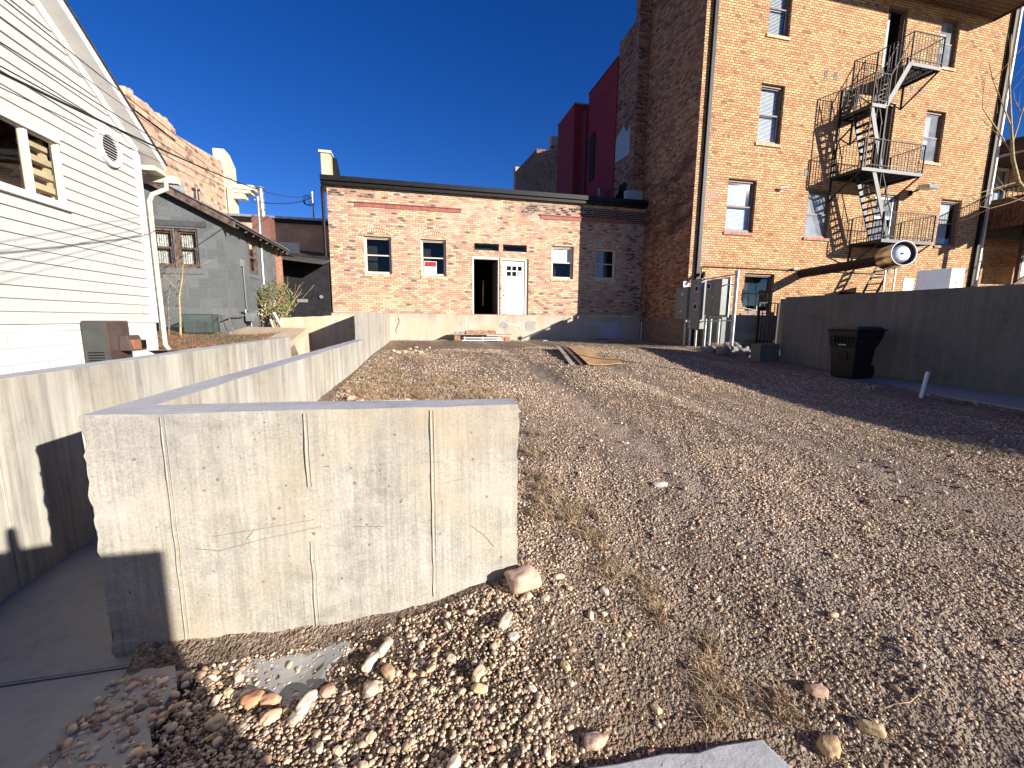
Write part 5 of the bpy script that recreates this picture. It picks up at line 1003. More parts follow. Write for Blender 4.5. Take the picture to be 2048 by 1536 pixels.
def branches(mb, p, d, L, r, depth, rnd, spread=.5, up=.1):
    n = 4; pts = [Vector(p)]; d = Vector(d).normalized()
    for i in range(n): d = (d + Vector((rnd.uniform(-1, 1), rnd.uniform(-1, 1), rnd.uniform(-1, 1) + up)) * .12).normalized(); pts.append(pts[-1] + d * L / n)
    mb.tube(pts, [r * (1 - .45 * i / n) for i in range(n + 1)], 6 if r > .01 else 4, cap=False)
    if depth:
        for k in range(rnd.choice((2, 3, 3))):
            i = rnd.randint(1, n); dd = (d + Vector((rnd.uniform(-1, 1), rnd.uniform(-1, 1), rnd.uniform(-.6, 1))) * spread).normalized(); branches(mb, pts[i], dd, L * rnd.uniform(.45, .75), r * .5, depth - 1, rnd, spread, up)
bt = thing('bare_tree', 'leafless tree with thin pale branches reaching in at the right edge', 'tree', (9.0, 3.6, -1.2))
mb = MB(); mb.tube([(9.0, 3.6, -1.25), (8.85, 3.65, 0), (8.45, 3.8, 1.0)], [.07, .06, .045], 8); mb.build('trunk', M_BARK, bt)
mb = MB(); R_ = random.Random(11)
def px(*p): return Vector(p)
main = [(8.45, 3.8, 1.0), (7.75, 3.95, 1.45), (7.36, 4, 1.75), (7.2, 4, 2.0), (7.08, 4, 2.35), (7.0, 4.05, 2.9), (7.0, 4.1, 3.4)]
mb.tube(main, [.045, .030, .024, .020, .014, .008, .004], 6)
for s_, d_, L, r in (((7.08, 4, 2.35), (-.55, .1, .8), .8, .008), ((7.2, 4, 2.05), (-.9, .2, 1.0), .7, .009), ((7.15, 4, 2.2), (.5, 0, .9), .7, .008), ((7.36, 4, 1.75), (-.8, .2, -.25), .55, .009), ((7.55, 3.97, 1.6), (-.9, .3, -.4), .45, .007), ((7.75, 3.95, 1.45), (-.6, .3, .3), .4, .007)): branches(mb, s_, d_, L, r, 2, R_, .55)
mb.build('branches', M_BARKY, bt)

# saplings, bush and clutter in the small yard
YZ = lambda x, y: -0.46 + 0.045 * (y - 7) * 0.9
for (x, y, h, mt, lb, sd) in ((-4.62, 9.6, 1.25, M_BARK, 'dark bare sapling beside the white downspout, before the grey house', 1), (-4.38, 9.5, 1.35, M_BARKY, 'pale yellow-stemmed sapling before the grey house window', 2)):
    t = thing('sapling', lb, 'tree', (x, y, YZ(x, y))); mb = MB(); rr = random.Random(sd); z0 = YZ(x, y)
    pts = [(x, y, z0 - .05), (x + .03, y, z0 + h * .3), (x + .05, y, z0 + h * .55), (x + .13, y, z0 + h * .8), (x + .17, y, z0 + h)]
    mb.tube(pts, [.022, .018, .015, .010, .004], 6); mb.build('trunk', mt, t); mb = MB()
    for i in range(11 if sd == 1 else 5): f = rr.uniform(.35, .95); c = Vector(pts[0]).lerp(Vector(pts[-1]), f); branches(mb, c, (rr.uniform(-1, 1), rr.uniform(-.4, .4), rr.uniform(.2, 1)), rr.uniform(.25, .5), .005, 1, rr)
    mb.build('twigs', mt, t)
def foliage(name, cx, cy, cz, rx, ry, rz, n, size, mat, parent, rnd, shape=None):
    vs = []; fs = []
    for i in range(n):
        while True:
            u = Vector((rnd.uniform(-1, 1), rnd.uniform(-1, 1), rnd.uniform(-1, 1)))
            if u.length < 1 and mnoise.noise(u * 2.3 + Vector((cx, cy, cz))) > -.12: break
        c = Vector((cx + u.x * rx, cy + u.y * ry, cz + u.z * rz)); a = Vector((rnd.uniform(-1, 1), rnd.uniform(-1, 1), rnd.uniform(-1, 1))).normalized(); b = a.orthogonal().normalized() * size * rnd.uniform(.2, .4); a = a * size * rnd.uniform(.6, 1.2); k = len(vs)
        vs += [c - a, c + b, c + a, c - b]; fs.append((k, k + 1, k + 2, k + 3))
    m = MB(); m.add(vs, fs); return m.build(name, mat, parent)
bs = thing('bush', 'straggly yellow-green bush at the far corner of the grey house', 'bush', (-3.45, 12.4, -.3)); rr = random.Random(5)
mb = MB(); [branches(mb, (-3.45 + rr.uniform(-.1, .1), 12.4, -.3), (rr.uniform(-.6, .7), rr.uniform(-.3, .3), 1), rr.uniform(.6, 1.0), .014, 2, rr, .45, .3) for i in range(9)]; mb.build('stems', M_BARKY, bs)
foliage('foliage', -3.45, 12.4, .42, .45, .35, .62, 900, .055, M_LEAF, bs, rr); foliage('foliage', -3.6, 12.4, .15, .35, .3, .35, 350, .05, M_STRAW, bs, rr)
gt = thing('glass_tank', 'empty greenish glass tank standing in the yard before the grey house', 'glass tank', (-4.15, 9.9, -.3))
x0, x1, ya, yb, z0, z1 = -4.42, -3.90, 9.75, 10.05, -.30, .055
mb = MB(); [mb.quad(*q) for q in (((x0, ya, z0), (x1, ya, z0), (x1, ya, z1), (x0, ya, z1)), ((x0, yb, z0), (x1, yb, z0), (x1, yb, z1), (x0, yb, z1)), ((x0, ya, z0), (x0, yb, z0), (x0, yb, z1), (x0, ya, z1)), ((x1, ya, z0), (x1, yb, z0), (x1, yb, z1), (x1, ya, z1)))]; mb.build('glass', glassmat('tank_glass', 1.2, (.62, .70, .67), (.13, .16, .155), .5), gt)
mb = MB(); [mb.bar(p, q, .014) for p, q in (((x0, ya, z1), (x1, ya, z1)), ((x0, yb, z1), (x1, yb, z1)), ((x0, ya, z1), (x0, yb, z1)), ((x1, ya, z1), (x1, yb, z1)), ((x0, ya, z0), (x1, ya, z0)), ((x0, ya, z0), (x0, ya, z1)), ((x1, ya, z0), (x1, ya, z1)))]; mb.build('rim', M_HEATG, gt)
for (p, q, r, m_, lb) in (((-3.78, 9.8, .04), (-3.62, 9.7, -.32), .012, M_HEAT, 'short dark rod leaning beside the glass tank'), ((-3.58, 9.6, .16), (-3.50, 9.6, -.3), .010, M_BARK, 'thin upright stick right of the glass tank'), ((-3.42, 12.0, .12), (-3.12, 11.6, -.28), .035, M_PVC, 'white plastic pipe lying against the bush'), ((-3.48, 11.9, -.05), (-3.32, 11.6, -.30), .028, M_CREAM, 'shorter cream pipe at the foot of the bush')):
    mb = MB(); mb.tube([p, q], r, 8); tag(mb.build('stick', m_), lb, 'stick' if m_ != M_PVC and m_ != M_CREAM else 'pipe')

# ------------------------------------------------------------------ stones
def ico(n=0):
    t = (1 + 5 ** .5) / 2; v = np.array([(-1, t, 0), (1, t, 0), (-1, -t, 0), (1, -t, 0), (0, -1, t), (0, 1, t), (0, -1, -t), (0, 1, -t), (t, 0, -1), (t, 0, 1), (-t, 0, -1), (-t, 0, 1)], float); v /= np.linalg.norm(v[0])
    f = [(0, 11, 5), (0, 5, 1), (0, 1, 7), (0, 7, 10), (0, 10, 11), (1, 5, 9), (5, 11, 4), (11, 10, 2), (10, 7, 6), (7, 1, 8), (3, 9, 4), (3, 4, 2), (3, 2, 6), (3, 6, 8), (3, 8, 9), (4, 9, 5), (2, 4, 11), (6, 2, 10), (8, 6, 7), (9, 8, 1)]
    for _ in range(n):
        v = list(map(tuple, v)); c = {}; nf = []
        def mid(a, b):
            k = (min(a, b), max(a, b))
            if k not in c: m = np.array(v[a]) + np.array(v[b]); m /= np.linalg.norm(m); v.append(tuple(m)); c[k] = len(v) - 1
            return c[k]
        for a, b, d in f: x, y, z = mid(a, b), mid(b, d), mid(d, a); nf += [(a, x, z), (b, y, x), (d, z, y), (x, y, z)]
        f = nf; v = np.array(v)
    return np.array(v), np.array(f)
def stonemat():
    m, nt, b = newmat('stone_mixed'); h = N(nt); a = h.n('ShaderNodeAttribute'); a.attribute_name = 'Col'; p = h.geo()
    c = h.mix(0.6, a.outputs['Color'], h.ramp(h.noise(p, 55, 5, .65), [(.3, .34), (.7, .66)]), 'OVERLAY'); h.link(c, b.inputs['Base Color'])
    b.inputs['Roughness'].default_value = .85; b.inputs['Specular IOR Level'].default_value = .2; h.bump(h.noise(p, 160, 4), .6, .003, b); return m
M_ST = stonemat()
SPAL = np.array([(.42, .34, .26), (.48, .40, .31), (.36, .26, .19), (.28, .20, .15), (.50, .44, .36), (.22, .17, .14), (.44, .28, .20), (.33, .30, .28), (.52, .42, .27), (.14, .12, .11), (.40, .31, .24)])
SPAL = np.clip(SPAL * np.array([1.28, 1.20, 1.10]), 0, 1)
SWT = np.array([5, 4, 4, 3, 3, 2.5, 1.2, 2, 1, 1.5, 4]); SWT = SWT / SWT.sum()
def stones(name, x, y, r, zoff=0.25, sub=0, zf=None, smooth=False):
    n = len(x); bv, bf = ico(sub); k = len(bv); z = (zf or gz)(x, y) + r * zoff
    sc = np.stack([rng.uniform(.75, 1.35, n), rng.uniform(.65, 1.1, n), rng.uniform(.45, .8, n)], -1) * r[:, None]
    V = bv[None] * (1 + rng.uniform(-.22, .22, (n, k, 1)) * (1 if sub == 0 else .5))
    V = V * sc[:, None]; a = rng.uniform(0, 2 * PI, n); t = rng.normal(0, .35, n)
    X, Y, Z = V[..., 0], V[..., 1], V[..., 2]; Y2 = Y * np.cos(t)[:, None] - Z * np.sin(t)[:, None]; Z2 = Y * np.sin(t)[:, None] + Z * np.cos(t)[:, None]
    X3 = X * np.cos(a)[:, None] - Y2 * np.sin(a)[:, None]; Y3 = X * np.sin(a)[:, None] + Y2 * np.cos(a)[:, None]
    P = np.stack([X3 + x[:, None], Y3 + y[:, None], Z2 + z[:, None]], -1).reshape(-1, 3)
    Fc = (bf[None] + (np.arange(n) * k)[:, None, None]).reshape(-1, 3); me = bpy.data.meshes.new(name)
    me.vertices.add(len(P)); me.vertices.foreach_set('co', P.ravel()); me.loops.add(Fc.size); me.loops.foreach_set('vertex_index', Fc.ravel().astype(np.int32))
    me.polygons.add(len(Fc)); me.polygons.foreach_set('loop_start', np.arange(0, Fc.size, 3, dtype=np.int32)); me.polygons.foreach_set('loop_total', np.full(len(Fc), 3, np.int32))
    if smooth: me.polygons.foreach_set('use_smooth', np.ones(len(Fc), bool))
    me.update(calc_edges=True); c = SPAL[rng.choice(len(SPAL), n, p=SWT)] * rng.uniform(.75, 1.2, (n, 1)); C4 = np.ones((n, k, 4)); C4[..., :3] = c[:, None]
    at = me.color_attributes.new('Col', 'FLOAT_COLOR', 'POINT'); at.data.foreach_set('color', C4.ravel().astype(np.float32)); me.materials.append(M_ST); return link(name, me)
def free(x, y):
    ok = ~((y > 2.02) & (y < 2.42) & (x < .56)); ok &= ~((y >= 2.0) & (x < -0.98 + 0.0 * y)); ok &= ~((y >= 2.3) & (x < -1.22 + .036 * (y - 2.3) + .03))
    ok &= ~((x < 9.3) & (x > 7.95) & (y < 9.3)); ok &= x < 9.25; ok &= y < 16.6; ok &= ~((y < 1.17) & (x > .52) & (x < 1.3))
    return ok
def scatter(n, x0, x1, y0, y1, rmin, rmax, pw=2.2, mask=None):
    x = rng.uniform(x0, x1, n); y = rng.uniform(y0, y1, n); r = rmin + (rmax - rmin) * rng.uniform(0, 1, n) ** pw; ok = free(x, y)
    if mask is not None: ok &= mask(x, y)
    return x[ok], y[ok], r[ok]
nzf = lambda x, y: np.sin(x * 3.1 + 1.3 * np.sin(y * 1.2)) * np.sin(y * .8 + 1.1 * np.sin(x * 1.9)) + .35 * np.sin(x * 11 + 2 * np.sin(y * 3)) * np.sin(y * 5 + 2 * np.sin(x * 7))
slabm = lambda x, y: x > -1.0      # gravel spills over the paving
for args in ((85000, -1.0, 3.4, .85, 3.2, .0022, .0098), (90000, -1.0, 6.8, 2.0, 6.5, .0038, .0115), (36000, -1.0, 8.2, 5.5, 12, .007, .018)):
    x, y, r = scatter(*args, mask=lambda x, y: slabm(x, y) & (rng.uniform(0, 1, x.shape) < .60 + .45 * nzf(x, y) - .40 * (np.exp(-((x - 1.9 - .05 * y) / .2) ** 2) + np.exp(-((x - 3.5 - .05 * y) / .2) ** 2))))
    tag(stones('gravel', x, y, r), kind='stuff')
x, y, r = scatter(900, .6, 8, .9, 9, .010, .022, 2.5); tag(stones('gravel', x, y, r, .4, sub=1), kind='stuff')
# the coarse spill by the wall foot
spill = lambda x, y: (x > -1.03 + .04 * np.sin(y * 17)) & (rng.uniform(0, 1, x.shape) < np.clip(1.0 + 1.4 * (x + (y - 1.2) * .95 + .30), .30, 1)) & (x < .50 + .10 * np.sin(y * 11) + .05 * np.sin(x * 31)) & ~((np.abs(x + .35 + .25 * nzf(x * 2, y * 2)) < .20) & (y > 1.74))
dk = SPAL * .8
x, y, r = scatter(17000, -1.1, .75, .9, 2.06, .003, .0115, 1.6, mask=lambda x, y: spill(x, y) & (rng.uniform(0, 1, x.shape) < .6 + .5 * nzf(x * 3, y * 3)))
tag(stones('coarse_gravel', x, y, r, .40), kind='stuff')
x, y, r = scatter(1700, -1.1, .62, .9, 2.04, .008, .0175, 2.2, mask=lambda x, y: spill(x, y) & (rng.uniform(0, 1, x.shape) < np.clip(.62 - .55 * np.abs(x + .1) + .35 * nzf(x * 4, y * 4), .05, 1)))
tag(stones('coarse_gravel', x, y, r, .42, sub=1), kind='stuff')
x, y, r = scatter(1300, -1.35, -.9, .9, 2.0, .004, .02, 3); tag(stones('coarse_gravel', x, y, r, .3, sub=1, zf=lambda x, y: np.full(x.shape, -1.592)), kind='stuff')

def rock(name, x, y, r, col, label, cat='rock', group=None, sx=1.0, sy=.8, sz=.65, rot=0., seed=0, z=None, rough=.13, lift=.35):
    bv, bf = ico(3); V = []
    for p in bv:
        p = Vector(p); f = 1 + rough * mnoise.noise(p * 1.3 + Vector((seed, 0, 0))) * 2 + .04 * mnoise.noise(p * 6 + Vector((0, seed, 0)))
        V.append(Vector((math.copysign(abs(p.x) ** .8, p.x) * sx, math.copysign(abs(p.y) ** .8, p.y) * sy, math.copysign(abs(p.z) ** .75, p.z) * sz)) * r * f)
    M = Matrix.Rotation(rot, 3, 'Z'); me = bpy.data.meshes.new(name); me.from_pydata([tuple(M @ v) for v in V], [], bf.tolist()); me.polygons.foreach_set('use_smooth', [True] * len(bf))
    c = np.ones((len(V), 4)); c[:, :3] = col; at = me.color_attributes.new('Col', 'FLOAT_COLOR', 'POINT'); at.data.foreach_set('color', c.ravel().astype(np.float32)); me.materials.append(M_ST)
    o = link(name, me); o.location = (x, y, (gz1(x, y) if z is None else z) + r * sz * lift); return tag(o, label, cat, group)
rock('boulder', .535, 1.98, .088, (.50, .36, .27), 'large tan and pink rock at the right foot of the front concrete wall', sx=1.05, sy=.75, sz=.62, rot=.15, seed=3, lift=.55)
for (x, y, r, c, sx, sy, rt, lb) in (
    (-.70, 1.79, .042, (.56, .27, .15), 1.1, .75, .3, 'rust-orange split stone on the bare patch below the wall'), (-.63, 1.77, .038, (.54, .30, .18), 1.1, .7, -.3, 'paler orange stone touching the rust-orange split one'),
    (-.47, 1.70, .042, (.60, .53, .42), 1.35, .6, 1.1, 'white oblong stone standing on edge left of the gravel spill'), (-.39, 1.74, .034, (.52, .30, .22), 1.0, .8, .4, 'pinkish red rounded stone right of the white oblong one'),
    (-.81, 1.72, .042, (.55, .42, .24), .8, .8, 1.3, 'tan egg-shaped stone farthest left, in shadow by the paving'), (-.60, 1.68, .035, (.58, .43, .28), 1.2, .7, .5, 'sandy yellow stone before the orange pair'),
    (-.50, 1.65, .031, (.50, .38, .30), 1.0, .9, .9, 'dull pink stone just below the white oblong one'), (-.21, 1.69, .036, (.53, .40, .32), 1.0, .9, .2, 'rosy beige stone in the middle of the gravel spill'),
    (-.14, 1.75, .036, (.55, .36, .22), 1.1, .7, 2.2, 'flat orange-tan stone upslope of the rosy beige one'), (-.22, 1.84, .042, (.60, .52, .40), 1.4, .5, 1.0, 'long cream stone leaning against another below the wall'),
    (-.17, 1.88, .036, (.57, .49, .38), 1.3, .55, 1.0, 'second long cream stone closer to the wall foot'), (.40, 1.80, .040, (.52, .45, .35), 1.5, .55, .9, 'long pale grey-tan stone below the large rock'),
    (.42, 1.72, .026, (.52, .46, .38), 1.0, .8, .2, 'small cream stone right of the long pale one'), (.24, 1.60, .034, (.52, .42, .28), 1.2, .6, .8, 'khaki oblong stone low in the gravel spill'),
    (.10, 1.28, .032, (.60, .52, .42), 1.3, .6, .9, 'cream pointed stone near the bottom edge of the frame'), (.62, 1.24, .034, (.50, .35, .26), 1.3, .8, .1, 'flat pinkish stone left of the grey slab corner'),
    (1.44, 1.03, .036, (.46, .31, .17), 1.2, .9, .5, 'yellow-brown blocky stone right of the grey slab corner'), (1.55, 1.18, .030, (.46, .30, .22), 1.4, .8, -.4, 'brick-pink stone at the lower right of the gravel'),
    (1.62, 1.02, .032, (.42, .32, .19), 1.3, .7, -.7, 'long ochre stone at the bottom right corner'), (1.75, 2.65, .035, (.55, .46, .40), 1.6, .7, -.2, 'pale flat stone out on the driveway gravel')):
    rock('stone', x, y, r, c, lb, 'stone', sx=sx, sy=sy, sz=.62, rot=rt, seed=x * 31 + y * 7)
protos = []
for i in range(70):
    while True:
        x = random.uniform(-.95, .95); y = random.uniform(1.05, 2.0)
        if x + (y - 1.2) * .95 > -.28 and free(np.array([x]), np.array([y]))[0]: break
    s = random.uniform(.011, .021)
    if i < 10: o = rock('cobble', x, y, .024, tuple(SPAL[(0, 1, 4, 6, 8, 10, 1, 4, 8, 0)[i]] * 1.08), 'fist-sized or smaller cobble lying loose in the gravel spill below the front concrete wall', 'cobble', 'cobbles in the gravel spill', sx=random.uniform(.9, 1.3), sy=random.uniform(.6, .9), sz=.6, rot=random.uniform(0, 6), seed=i * 3.3); protos.append(o)
    else: o = protos[i % 10].copy(); COL.objects.link(o); o.location = (x, y, gz1(x, y) + s * .25); o.rotation_euler = (random.uniform(-.4, .4), random.uniform(-.4, .4), random.uniform(0, 6)); o.scale = (s / .024,) * 3
# loose brick and stone rubble along the long wall
rub = [(-.35, 10.9), (-.2, 11.2), (0.05, 11.5), (.2, 11.0), (.35, 11.8), (-.5, 11.6), (-.1, 12.1), (.1, 12.6), (.45, 12.4), (-.62, 5.2), (-.75, 5.4), (-.3, 5.1), (-.1, 5.3), (-.85, 5.9), (-.82, 6.6), (.15, 5.25), (-.5, 9.6)]
ps = [rock('rubble', *rub[i], .07, ((.52, .36, .24), (.48, .30, .20), (.54, .42, .30))[i], 'broken tan brick or stone lying in the dry grass along the long wall', 'rubble', 'rubble along the long wall', sy=.7, sz=.55, seed=i * 5., rot=i) for i in range(3)]
for i, (x, y) in enumerate(rub[3:]): o = ps[i % 3].copy(); COL.objects.link(o); o.location = (x, y, gz1(x, y) + .01); o.rotation_euler = (0, 0, i * 1.3); k = random.uniform(.6, 1.1); o.scale = (k, k, k)
for i, (x, y, r, lb) in enumerate(((8.75, 10.3, .30, 'large grey broken concrete lump by the end post of the meter bank'), (9.15, 10.35, .28, 'grey rock between the railing and the concrete lump'), (8.6, 10.9, .24, 'rough grey stone left of the post footing'), (8.9, 9.95, .18, 'smallest grey rock beneath the railing'), (9.7, 11.4, .32, 'big grey rock in front of the transformer'))):
    rock('boulder', x, y, r, (.22, .20, .185), lb, seed=i * 2.2, sz=.7, rough=.35, rot=i, z=-.95)

# ------------------------------------------------------------------ weeds and grass
def blades(name, pts, hgt, wid, mat, lean=.5, seg=3):
    n = len(pts); P = np.asarray(pts); a = rng.uniform(0, 2 * PI, n); h = hgt * rng.uniform(.4, 1.2, n); L = lean * rng.uniform(.2, 1.6, n) * h; w = wid * rng.uniform(.6, 1.3, n); b = rng.uniform(0, 2 * PI, n); k2 = rng.normal(0, .25, (n, seg + 1)) * h[:, None] * .35
    V = np.zeros((n, (seg + 1) * 2, 3)); px_, py_ = -np.sin(b), np.cos(b)
    for s in range(seg + 1):
        t = s / seg; cx = P[:, 0] + np.cos(a) * L * t * t + k2[:, s] * t * np.sin(a); cy = P[:, 1] + np.sin(a) * L * t * t - k2[:, s] * t * np.cos(a); cz = P[:, 2] + h * (t - .28 * t * t); ww = w * (1 - .8 * t)
        V[:, 2 * s] = np.stack([cx - px_ * ww, cy - py_ * ww, cz], -1); V[:, 2 * s + 1] = np.stack([cx + px_ * ww, cy + py_ * ww, cz], -1)
    base = (np.arange(n) * (seg + 1) * 2)[:, None, None]; q = np.array([[2 * s, 2 * s + 1, 2 * s + 3, 2 * s + 2] for s in range(seg)])[None]; Fc = (base + q).reshape(-1, 4); me = bpy.data.meshes.new(name)
    me.from_pydata(V.reshape(-1, 3).tolist(), [], Fc.tolist()); me.materials.append(mat); o = link(name, me); return tag(o, kind='stuff')
def clump(cs, n, sd):
    c = np.asarray(cs); i = rng.integers(0, len(c), n); x = c[i, 0] + rng.normal(0, 1, n) * sd; y = c[i, 1] + rng.normal(0, 1, n) * sd * 1.2; ok = free(x, y); x, y = x[ok], y[ok]; return np.stack([x, y, gz(x, y) - .004], -1)
line = [(1.13, 3.9), (1.0, 3.4), (.95, 3.0), (.98, 2.75), (1.0, 2.5), (1.05, 2.3), (.85, 2.45), (.8, 2.7), (1.08, 2.0), (1.1, 1.8), (1.15, 1.6), (1.22, 1.42), (1.15, 1.25), (1.1, 1.1), (1.3, 1.3), (.72, 2.9), (.8, 3.3), (1.2, 1.0)]
tuf = [(x + rng.normal(0, .06), y + rng.normal(0, .10)) for x, y in line for _ in range(4)]
blades('dry_weeds', clump(tuf, 2600, .022), .085, .0021, M_STRAW, 1.0, 5); blades('dry_weeds', clump(tuf, 1500, .03), .06, .0024, M_STRAWR, 1.2, 4); blades('dry_weeds', clump(tuf[:30], 260, .03), .045, .003, M_GRASS, .8)
tuf2 = [(random.uniform(.8, 8), 1.2 + 8 * random.random()) for _ in range(70)]
blades('dry_weeds', clump(tuf2, 1500, .03), .05, .0022, M_STRAW, 1.1, 4)
line2 = [(-.7 + .2 * random.random(), y) for y in np.arange(5.2, 9, .25)] + [(random.uniform(-.8, 1.2), random.uniform(5.2, 6.6)) for i in range(24)] + [(random.uniform(-.9, .6), random.uniform(6, 10)) for i in range(20)]
line2 = [(x + rng.normal(0, .15), y + rng.normal(0, .2)) for x, y in line2 for _ in range(3)]; blades('dry_weeds', clump(line2, 6000, .06), .085, .0034, M_STRAW, 1.0); blades('dry_weeds', clump(line2, 4500, .07), .07, .004, M_STRAWR, 1.0); blades('green_weeds', clump([(-.3, 7.6), (-.4, 7.9), (-.2, 7.4), (-.75, 6.4)], 420, .14), .09, .003, M_GRASS, .8)
line3 = [(x, y) for x, y in zip(np.linspace(4.6, 8.2, 30), np.linspace(12.6, 8.6, 30))] + [(random.uniform(4.5, 7.9), random.uniform(2.2, 9)) for i in range(60)] + [(4.9, 2.6), (5.2, 2.4), (5.0, 3.0), (4.6, 9.6), (5.4, 9.2)]
blades('dry_weeds', clump(line3, 12000, .22), .055, .0024, M_STRAW, 1.3); blades('green_grass', clump(line3[:30], 5000, .25), .05, .0028, M_GRASS, .9); blades('green_grass', clump([(4.8, 2.9), (5.0, 2.7), (8.0, 4.2), (8.3, 4.6), (7.7, 3.6), (7.6, 4.4)], 1800, .14), .05, .0022, M_GRASS, .9)
line4 = [(x, 16.35 + random.uniform(-.2, .15)) for x in np.linspace(-.6, 9.2, 60)] + [(random.uniform(8.4, 9.2), random.uniform(10.8, 12.5)) for i in range(14)]
blades('dry_weeds', clump(line4, 4000, .12), .08, .004, M_STRAW, 1.0)
blades('straw_tuft', clump([(9.05, 11.1), (9.1, 11.2)], 500, .07), .30, .006, M_STRAW, 1.2)
n = 16000; x = rng.uniform(-5.2, -2.75, n); y = rng.uniform(7.1, 11.5, n); ok = ~((x < XG) & (y > 10.45)); x, y = x[ok], y[ok]; z = YZ(x, y) + .03 * np.sin(x * 3) * np.sin(y * 2.3) - .005
k = rng.uniform(0, 1, len(x)) < .5 + .3 * np.sin(x * 3 + y * 2); blades('yard_grass', np.stack([x, y, z], -1)[k], .04, .004, M_GRASS, .8); blades('yard_grass', np.stack([x, y, z], -1)[~k], .055, .004, M_STRAWR, 1.0)
# straws and twigs lying on the gravel
mb = MB()
for i in range(230):
    x = random.uniform(.6, 8); y = 1 + 9 * random.random() ** 1.3
    if not free(np.array([x]), np.array([y]))[0]: continue
    a = random.uniform(0, 6.3); L = random.uniform(.04, .2); pts = []
    for t in (0, .33, .66, 1): xx = x + math.cos(a) * L * t + random.uniform(-.01, .01); yy = y + math.sin(a) * L * t + random.uniform(-.01, .01); pts.append((xx, yy, gz1(xx, yy) + .012))
    mb.tube(pts, random.uniform(.001, .0022), 4)
tag(mb.build('straw_litter', M_STRAW), kind='stuff')

# ------------------------------------------------------------------ boards, pallet pile, pipes by the brick building
sheets = [((3.95, 10.50), (4.95, 10.30), (4.22, 7.98), (3.38, 7.82), .055, M_WOOD, 'top curled orange plywood sheet lying on the gravel', .05), ((3.80, 10.55), (4.75, 10.4), (4.05, 8.02), (3.25, 7.9), .022, M_BROWNW, 'middle dark warped sheet under the orange plywood', .09), ((3.66, 10.62), (4.6, 10.5), (3.9, 8.08), (3.05, 7.95), .006, M_WOODG, 'bottom grey sheet curling up at its left edge', .12)]
for (a, b, c, d, zo, mt, lb, curl) in sheets:
    nu, nv = 10, 20; vs = []
    for j in range(nv + 1):
        for i in range(nu + 1):
            u, v = i / nu, j / nv; p = Vector(a).lerp(Vector(b), u).lerp(Vector(d).lerp(Vector(c), u), v); z = gz1(p.x, p.y) * .0 + (-.775 + (-.925 + .775) * v) + zo + curl * (1 - u) ** 2.2 * (1 - .5 * v) + .012 * math.sin(u * 5 + v * 3); vs.append((p.x, p.y, z))
    nn = len(vs); fs = []
    for j in range(nv):
        for i in range(nu): k = j * (nu + 1) + i; fs.append((k, k + nu + 1, k + nu + 2, k + 1)); fs.append(tuple(nn + q for q in (k, k + 1, k + nu + 2, k + nu + 1)))
    edge = [i for i in range(nu + 1)] + [j * (nu + 1) + nu for j in range(1, nv + 1)] + [nv * (nu + 1) + i for i in range(nu - 1, -1, -1)] + [j * (nu + 1) for j in range(nv - 1, 0, -1)]
    for i in range(len(edge)): p, q = edge[i], edge[(i + 1) % len(edge)]; fs.append((p, q, nn + q, nn + p))
    mb = MB(); mb.add(vs + [(x, y, z - .012) for x, y, z in vs], fs); tag(mb.build('plywood_sheet', mt), lb, 'plywood')
mb = MB(); Z0 = -.83
for i in range(4): mb.box(1.52 + .01 * (i % 2), 1.74, 16.02, 16.22, Z0 + i * .065, Z0 + .06 + i * .065)
tag(mb.build('brick_stack', M_BRICKR, bevel=.004), 'short stack of red bricks holding up the left end of the board', 'bricks', None)
mb = MB()
for i in range(3):
    for k in range(2): mb.box(3.2 + k * .24 + .02 * i, 3.42 + k * .24, 16.0 + .03 * i, 16.2, Z0 + i * .065, Z0 + .06 + i * .065)
tag(mb.build('brick_stack', M_BRICKR, bevel=.004), 'untidy stack of red bricks at the right end of the board', 'bricks')
mb = MB(); mb.box(1.40, 3.72, 15.95, 16.35, Z0 + .265, Z0 + .29); tag(mb.build('board', M_WOODG), 'long grey board laid across the two brick stacks', 'board')
pf = thing('steel_frame', 'pale rusty metal bed frame lying under the board', 'frame', (2.4, 16.0, Z0))
mb = MB(); mb.bar((1.85, 15.98, Z0 + .16), (3.3, 15.96, Z0 + .15), .035); mb.bar((1.8, 15.93, Z0 + .06), (3.35, 15.91, Z0 + .07), .035); [mb.bar((x, 15.95, Z0 + .02), (x, 15.95, Z0 + .2), .03) for x in (1.9, 2.6, 3.2)]; mb.build('rails', M_BLIND, pf)
cr = thing('wooden_crate', 'shallow reddish wooden crate filled with spare bricks on the board', 'crate', (2.5, 16.2, Z0 + .29))
mb = MB(); mb.box(1.95, 3.1, 16.0, 16.02, Z0 + .291, Z0 + .41); mb.box(1.95, 3.1, 16.33, 16.35, Z0 + .291, Z0 + .41); mb.box(1.95, 1.97, 16.021, 16.329, Z0 + .291, Z0 + .41); mb.box(3.08, 3.1, 16.021, 16.329, Z0 + .291, Z0 + .41); mb.build('sides', plain('red_brown_wood', (.34, .17, .11), .8, var=.4), cr)
mb = MB(); mb.box(1.56, 1.9, 16.05, 16.3, Z0 + .291, Z0 + .37); tag(mb.build('wooden_offcut', M_WOODG), 'grey timber offcut left of the crate on the board', 'timber')
for i in range(5): mb = MB(); x = 2.0 + i * .21; mb.box(x, x + .19 - .03 * (i == 2), 16.05, 16.15, Z0 + .37, Z0 + .44); o = mb.build('brick', M_SILLB if i % 2 else M_BRICKR, bevel=.004); tag(o, 'loose brick in the row standing on the wooden crate', 'brick', 'bricks on the crate')
